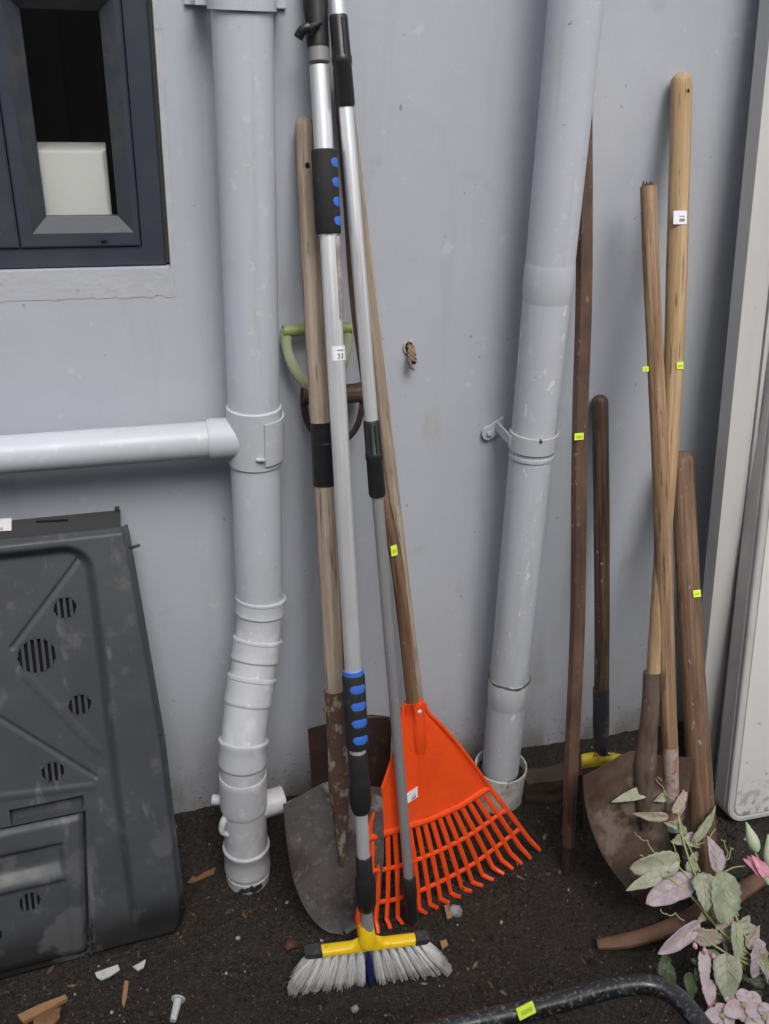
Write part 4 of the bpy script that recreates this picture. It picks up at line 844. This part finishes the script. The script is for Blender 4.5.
# ------------------------------------------------------------------ painted board and folding table top at the right
def slab(name, label, cat, pl, u0, u1, v1, th, mat, edgemat, groove=None, rc=.004):
    return None
pb1 = Lean(P(761, 0, -.075), P(699, 640, -.17)); b_u, _ = pb1.uv(761, 0)
zlow = (pb1.o.z) ; 
gz = lambda pl_: -(pl_.o.z) / pl_.v.z                       # v at ground level
bd = thing('painted_board', 'pale grey moulded door board leaning on the wall behind the folded table', 'board', (1.5, -.19, 0))
uT, vT_ = pb1.uv(761, 0); uB, vB = pb1.uv(699, 640); v0 = gz(pb1) + .004; vt1 = vT_ + .22
slope = (uT - uB) / (vT_ - vB); le = lambda v: uB + slope * (v - vB)
def plank(nm, du0, du1, o0, th, mat, par):
    q = MB(); f_ = lambda v, d_, o: pb1.pt(le(v) + d_ + .022, v, o)
    q.prism([f_(v0, du0, o0), f_(v0, du1, o0), f_(vt1, du1, o0), f_(vt1, du0, o0)], -pb1.n * th); return q.build(nm, mat, par, sharp=20)
plank('core', .0, .72, -.006, .030, 'board_paint', bd); plank('stile', -.001, .050, .006, .0125, 'board_paint', bd)
plank('bead', .054, .060, .001, .008, 'board_paint', bd); plank('bead', .064, .072, .005, .012, 'board_paint', bd); plank('field', .084, .70, -.001, .006, 'board_paint', bd)

ptb = Lean(P(770, 312, -.135), G(731, 824, .004)); tb_ = thing('folding_table', 'white plastic folding table top with rounded corner standing on edge', 'table', G(735, 824))
u0_, vv0 = ptb.uv(729, 800); ua, va = ptb.uv(784, 312); vb0 = gz(ptb) + .003
u_left = lambda v: u0_ + (ua - u0_) * (v - vv0) / (va - vv0)
def outline(ins, top_v=1.62, w_=.74, rc=.05):
    Lp_ = []
    x0, x1, y0, y1 = ins, w_ - ins, vb0 + ins, top_v - ins; rc_ = max(rc - ins, .006)
    for cx_, cy_, a0 in ((x0 + rc_, y0 + rc_, math.pi), (x1 - rc_, y0 + rc_, 1.5 * math.pi), (x1 - rc_, y1 - rc_, 0), (x0 + rc_, y1 - rc_, .5 * math.pi)):
        for i in range(9): a_ = a0 + i * math.pi / 16; Lp_.append((cx_ + rc_ * math.cos(a_), cy_ + rc_ * math.sin(a_)))
    return Lp_
def ringt(ins, off): return [ptb.pt(u_left(y) + x, y, off) for x, y in outline(ins)]
q = MB(); q.loops([ringt(.003, -.062), ringt(0, -.058), ringt(0, -.016), ringt(.004, -.014), ringt(.004, -.010), ringt(.001, -.008), ringt(.001, -.003), ringt(.004, 0), ringt(.013, 0), ringt(.015, -.0025), ringt(.019, -.0025), ringt(.021, 0)])
q.build('rim', 'panel_edge', tb_, sharp=30)
q = MB(); q.prism(ringt(.0205, 0.0005), -ptb.n * .03); q.build('top_sheet', 'white_panel', tb_, sharp=30)

# ------------------------------------------------------------------ black tubular handle in front
hz_ = .42
hp_ = [G(x, y, hz_) for x, y in ((250, 1075), (452, 1027), (530, 1010), (600, 991), (628, 985.5), (648, 985), (666, 990.5), (683, 1003), (700, 1024))]
mh = thing('tubular_handle', 'black wet tubular metal handle bar with a yellow-green tag', 'handle bar', Vector((.45, -1.4, 0)))
e_ = hp_[-1] + (hp_[-1] - hp_[-2]).normalized() * .08; legr = Vector((e_.x + .03, -1.35, .02)); s_ = hp_[0]; sl_ = s_ + Vector((-.10, -.10, 0)); legl = Vector((s_.x - .10, -1.40, .02))
rt = 20.0 * mpp(hp_[3]) / 2
pts = [legl, sl_, s_ + Vector((-.06, -.015, 0))] + along(hp_, 6) + [e_, legr]
q = MB(); q.tube(pts, rt, 20); q.build('bent_tube', 'tube_black', mh)
plh = Plane(hp_[2], hp_[3] - hp_[2], Vector((0, .62, .78)))
yt(mh, plh, 526, 1010.5, 19, 12, rt + .0008, rot=.2)
q = MB(); q.tube([legl, legr], rt * .9, 14); q.build('floor_bar', 'tube_black', mh)

# ------------------------------------------------------------------ artificial flower spray
FB = G(752, 1012, .03); pf = Lean(P(664, 775, -.40), FB)
fs_ = thing('artificial_flowers', 'faded artificial flower spray with variegated leaves and pink blooms on the soil', 'flowers', Vector((FB.x, FB.y, 0)))
rgf = random.Random(11)
def leaf(base, tip, wpx, mat, off=0., ser=True, fold=.15, curl=.12, nm='leaf', tilt=0., vein=True, shape=0):
    a_ = pf.at(*base, off); c_ = pf.at(*tip, off + rgf.uniform(-.004, .012)); ax = c_ - a_; Ln = ax.length; ax = ax.normalized(); sd_ = pf.n.cross(ax).normalized(); W2 = wpx * mpp(a_) / 2 * .88
    NL, NW = 14, 8; ph = rgf.uniform(0, 6)
    nn = (pf.n + sd_ * tilt).normalized(); sd_ = nn.cross(ax).normalized()
    def fn(s, v):
        t_ = v; x = 2 * s - 1
        wv = (math.sin(math.pi * t_ ** .62) ** .8 if shape == 0 else math.sin(math.pi * t_ ** .8) ** .55) * W2 + .0004
        if ser: wv *= 1 + .07 * math.sin(t_ * 44 + ph) + .16 * noise.noise(Vector((t_ * 4 + ph * 3, (s > .5) * 5, 1)))
        h = fold * abs(x) * wv + curl * Ln * (t_ - t_ * t_) * 1.2 - .10 * Ln * t_ * t_ + .0022 * noise.noise(Vector((x * 2.2 + ph, t_ * 5, ph))) * 1.6
        return a_ + ax * Ln * t_ + sd_ * wv * x + nn * h
    q = MB(); q.gridsolid(fn, NW, NL, .0005, nn); lf = q.build(nm, mat, fs_, sharp=180)
    if vein and mat != 'leaf_dark':
        q = MB(); q.tube([fn(.5, i / 10) + nn * .0006 for i in range(10)], [.0011 - .00008 * i for i in range(10)], 5)
        for k in range(3):
            for e in (.12, .88): q.tube([fn(.5, .15 + .2 * k) + nn * .0005, fn(.5 + (e - .5) * .5, .27 + .2 * k) + nn * .0006, fn(e, .36 + .2 * k) + nn * .0005], [.0006, .0005, .0003], 4)
        q.build('midrib', 'vein' if mat != 'leaf_dark' else 'stem_green', lf, sharp=180)
    return lf
LV = [((649, 791), (613, 801), 13, 'leaf_green', .02), ((663, 787), (670, 764), 22, 'leaf_green', .0), ((672, 813), (688, 788), 11, 'leaf_pink', .02), ((669, 817), (634, 815), 12, 'leaf_pink', .015),
      ((691, 842), (720, 806), 15, 'leaf_green', .015), ((680, 860), (632, 870), 30, 'leaf_green', .02), ((661, 875), (627, 890), 15, 'leaf_green', .028), ((716, 873), (710, 835), 31, 'leaf_mauve', .03),
      ((695, 877), (648, 902), 29, 'leaf_mauve', .008), ((703, 872), (707, 912), 24, 'leaf_green', .035), ((724, 871), (724, 924), 35, 'leaf_deep', .04), ((700, 922), (661, 955), 19, 'leaf_mauve', .02),
      ((691, 934), (725, 940), 20, 'leaf_pink', .018), ((735, 921), (739, 961), 15, 'leaf_green', .03), ((727, 953), (728, 1004), 31, 'leaf_green', .03), ((758, 944), (755, 978), 26, 'leaf_mauve', .02),
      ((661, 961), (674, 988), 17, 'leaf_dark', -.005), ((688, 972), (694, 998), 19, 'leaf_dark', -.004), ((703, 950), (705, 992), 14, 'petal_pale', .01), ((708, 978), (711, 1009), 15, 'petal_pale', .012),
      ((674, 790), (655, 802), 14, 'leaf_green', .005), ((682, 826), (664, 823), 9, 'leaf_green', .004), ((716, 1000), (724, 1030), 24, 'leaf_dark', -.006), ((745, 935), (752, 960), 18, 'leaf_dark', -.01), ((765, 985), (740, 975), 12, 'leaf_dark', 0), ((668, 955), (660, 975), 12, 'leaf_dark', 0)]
for k in range(32):
    x, y = rgf.choice(((676, 800), (684, 838), (690, 862), (700, 885), (712, 900), (730, 912), (736, 930), (745, 945), (720, 935), (760, 960))); an = rgf.uniform(0, 6.28); L_ = rgf.uniform(10, 28)
    LV.append(((x, y), (x + L_ * math.cos(an), y + L_ * math.sin(an)), rgf.uniform(8, 17), rgf.choice(('leaf_green', 'leaf_green', 'leaf_deep', 'leaf_pink', 'leaf_mauve')), rgf.uniform(-.006, .012)))
for k in range(22):
    x, y = rgf.uniform(700, 790), rgf.uniform(955, 1040); an = rgf.uniform(0, 6.28); L_ = rgf.uniform(12, 24)
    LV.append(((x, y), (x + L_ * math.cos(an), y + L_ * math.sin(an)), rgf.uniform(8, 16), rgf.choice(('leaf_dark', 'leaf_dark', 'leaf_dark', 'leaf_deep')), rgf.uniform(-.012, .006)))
for (a_, c_, w_, m_, o_) in LV: leaf(a_, c_, w_, m_, o_, tilt=rgf.uniform(-.75, .75), fold=rgf.uniform(.05, .4), curl=rgf.uniform(.02, .28), vein=not m_.startswith('petal'), shape=rgf.choice((0, 0, 1)))
ST = [([(790, 990), (762, 965), (735, 915), (728, 895)], 2.6), ([(795, 985), (755, 958), (722, 932), (690, 895), (665, 875)], 2.4), ([(722, 930), (706, 900), (690, 862), (682, 835), (676, 805), (668, 785)], 1.9), ([(800, 990), (765, 972), (735, 958), (705, 940), (690, 933)], 2.0),
      ([(690, 880), (680, 868), (672, 858)], 1.5), ([(700, 872), (690, 848), (680, 832)], 1.4), ([(738, 916), (728, 880), (716, 872)], 1.5), ([(800, 940), (780, 900), (762, 866), (752, 846)], 1.8), ([(745, 866), (732, 868), (718, 876), (700, 884)], 1.3), ([(735, 955), (750, 960), (775, 965)], 1.6), ([(690, 935), (702, 942), (704, 955)], 1.2), ([(800, 900), (776, 884), (764, 876)], 2.0)]
for pts_, w_ in ST:
    q = MB(); p3 = along([pf.at(x, y, .012) for x, y in pts_], 5); q.tube(p3, w_ * mpp(p3[0]) / 2 * 1.1, 7); q.build('stem', 'stem_green', fs_)
TN = [[(662, 782), (648, 768), (640, 770), (632, 759)], [(655, 856), (648, 842), (640, 838), (636, 833)], [(671, 842), (678, 855), (676, 868), (668, 872)], [(720, 872), (727, 858), (725, 842), (722, 840)], [(724, 868), (726, 862), (732, 850), (731, 848)], [(684, 922), (676, 914), (667, 915), (661, 910)], [(640, 856), (650, 858), (660, 862), (671, 858)], [(672, 800), (664, 790), (656, 778)], [(694, 838), (700, 845), (716, 830)]]
for pts_ in TN:
    q = MB(); p3 = along([pf.at(x, y, .022 + .008 * math.sin(x)) for x, y in pts_], 7)
    for i, p in enumerate(p3): p += pf.u * .0022 * math.sin(i * .9) + pf.v * .0022 * math.cos(i * .9)
    q.tube(p3, .0011, 6); q.build('tendril', 'stem_green', fs_)
for (a_, c_, w_) in (((757, 852), (746, 822), 12.5), ((770, 868), (768, 834), 12)):
    A_, C_ = pf.at(*a_, .03), pf.at(*c_, .035); R_ = w_ * mpp(A_) / 2; q = MB(); q.tube([A_.lerp(C_, t_) for t_ in (0, .1, .3, .5, .75, 1)], [R_ * k for k in (.3, .75, 1, .9, .5, .08)], 12); q.build('bud', 'bud_green', fs_)
for k in range(6): leaf((765, 878), (744 + 4.2 * k, 858 - 3.5 * math.sin(k * .9)), 11, 'petal_pink', .022 + .004 * (k % 3), False, .3, .2, 'petal', vein=False)
q = MB(); A_, C_ = pf.at(769, 884, .02), pf.at(763, 874, .024); q.tube([A_, C_], [.005, .009], 10); q.build('calyx', 'bud_green', fs_)
for cxp, cyp, rp_, n_, m_ in ((743, 1005, 21, 6, 'petal_pale'), (722, 1016, 17, 5, 'petal_pale'), (764, 1018, 20, 6, 'petal_pale')):
    for k in range(n_):
        a_ = k * 2 * math.pi / n_ + cxp; leaf((cxp + 2 * math.cos(a_), cyp + 2 * math.sin(a_)), (cxp + rp_ * math.cos(a_), cyp + rp_ * .8 * math.sin(a_)), rp_ * .95, m_, .028 + .004 * (k % 2), False, .25, .25, 'petal', vein=False, shape=1)
    c_ = pf.at(cxp, cyp, .034); q = MB(); q.prof(c_, c_ + pf.n * .006, [(0, .006), (.6, .005), (1, .002)], 10); q.build('flower_centre', 'vein', fs_)
for (x, y) in ((695, 946), (705, 951), (714, 957)):
    c_ = pf.at(x, y, .02); q = MB(); q.prof(c_ - pf.v * .006, c_ + pf.v * .007, [(0, .002), (.4, .0055), (.8, .004), (1, .001)], 10); q.build('berry_bud', 'petal_pink', fs_)

# ------------------------------------------------------------------ litter on the soil
p = G(176, 1004, .006); pv = thing('plastic_plug', 'small white plastic plug with round flat head lying on the soil', 'plug', G(175, 1010))
a_, c_ = G(178, 1000, .012), G(173, 1021, .008); q = MB(); q.tube([a_, c_], [.0085, .0065], 14); q.build('shank', 'white_plastic', pv)
dv = (a_ - c_).normalized(); q = MB(); q.tube([a_, a_ + dv * .003, a_ + dv * .005], [.014, .014, .010], 16); q.build('head', 'white_plastic', pv)
def shard(name, mat, label, cat, pix, th, z=.008, group=None):
    poly = [G(x, y, z) for x, y in pix]; c_ = sum(poly, Vector()) / len(poly); q = MB()
    q.prism([p + Vector((0, 0, .004 * noise.noise(p * 40))) for p in poly], (0, 0, th)); return tag(q.build(name, mat, loc=Vector((c_.x, c_.y, 0))), label, cat, group)
shard('plastic_shard', 'white_plastic', 'long white plastic shard under the compost bin panel edge', 'shard', [(95, 974), (107, 969), (118, 966), (120, 971), (110, 977), (101, 980), (97, 978)], .003, .010)
shard('plastic_shard', 'white_plastic', 'small torn white plastic shard by the bin panel corner', 'shard', [(133, 968), (146, 961), (144, 968), (138, 972)], .004, .014)
shard('wood_chip', 'chip_wood', 'thin upright orange wood splinter near the white shards', 'wood chip', [(125, 982), (129, 983), (127, 998), (124, 1009), (122, 1003), (123, 992)], .004)
shard('wood_chip', 'chip_wood', 'large split tan wood chip at the bin panel foot', 'wood chip', [(18, 1018), (40, 1008), (66, 997), (68, 1001), (48, 1013), (24, 1025)], .010)
shard('wood_chip', 'dead_leaf', 'broad brown bark chip tucked under the large tan chip', 'wood chip', [(34, 1022), (52, 1012), (61, 1009), (60, 1020), (50, 1030), (34, 1032)], .006, .003)
shard('wood_chip', 'chip_wood', 'small orange wood chip beside the broom bristle end', 'wood chip', [(440, 943), (446, 941), (448, 946), (442, 950)], .004)
shard('dead_leaf', 'dead_leaf', 'curled brown dead leaf on soil beside the soil pipe', 'leaf', [(187, 884), (194, 876), (196, 879), (205, 872), (216, 868), (214, 874), (204, 878), (192, 884)], .003)
shard('wood_chip', 'chip_wood', 'short tan twig piece near the black pole end', 'wood chip', [(444, 906), (449, 905), (452, 918), (447, 920)], .004)
def pebble(name, mat, label, cat, px, py, r_, sq=(1, 1, .7), seed=1):
    c_ = G(px, py, r_ * .4); q = MB(); n1, n2 = 12, 8; vs = []; fs = []
    for i in range(n2 + 1):
        for j in range(n1):
            th, ph = math.pi * i / n2, 2 * math.pi * j / n1; d_ = Vector((math.sin(th) * math.cos(ph), math.sin(th) * math.sin(ph), math.cos(th))); k = r_ * (1 + .3 * noise.noise(d_ * 1.7 + Vector((seed, 0, 0))))
            vs.append(c_ + Vector((d_.x * k * sq[0], d_.y * k * sq[1], d_.z * k * sq[2])))
    fs = [(i * n1 + j, i * n1 + (j + 1) % n1, (i + 1) * n1 + (j + 1) % n1, (i + 1) * n1 + j) for i in range(n2) for j in range(n1)]
    q.add(vs, fs); return tag(q.build(name, mat, loc=Vector((c_.x, c_.y, 0)), sharp=50), label, cat)
pebble('clay_lump', 'red_clay', 'dull red clay lump left of the broom head', 'lump', 291, 944, .015, (1.1, .9, .5), 2)
pebble('stone', 'grey_stone', 'pale blue-grey stone beneath the rake tines', 'stone', 455, 911, .017, (1, .8, .8), 5)
pebble('stone', 'grey_stone', 'small pale grey stone between bin panel and broom', 'stone', 238, 938, .006, (1, .8, .8), 9)
pebble('stone', 'grey_stone', 'small white stone in front of the broom bristles', 'stone', 355, 1009, .009, (1, .8, .8), 12)

# ------------------------------------------------------------------ unseen fence added behind the viewer to shade the lower wall and darken the pane
FY, FH = -3.3, 3.3
fe = thing('shade_fence', 'unseen dark timber paling fence added behind the viewer to shade the lower wall', 'fence', (.4, FY, 0))
pm = MB(); pm.box((0, 0, FH / 2), (.149, .02, FH)); p0_ = None
for k in range(60):
    x = -4.5 + .146 * k
    if p0_ is None: p0_ = pm.build('paling', 'fence_wood', fe); o_ = p0_
    else: o_ = p0_.copy(); col.objects.link(o_)
    o_.location = (x, FY + .011 * (k % 2) * 2, -.02 + .02 * math.sin(k * 2.3))
for z in (.4, 1.6, 2.8):
    q = MB(); q.box((0, FY - .04, z), (9.2, .045, .09)); q.build('rail', 'fence_wood', fe)
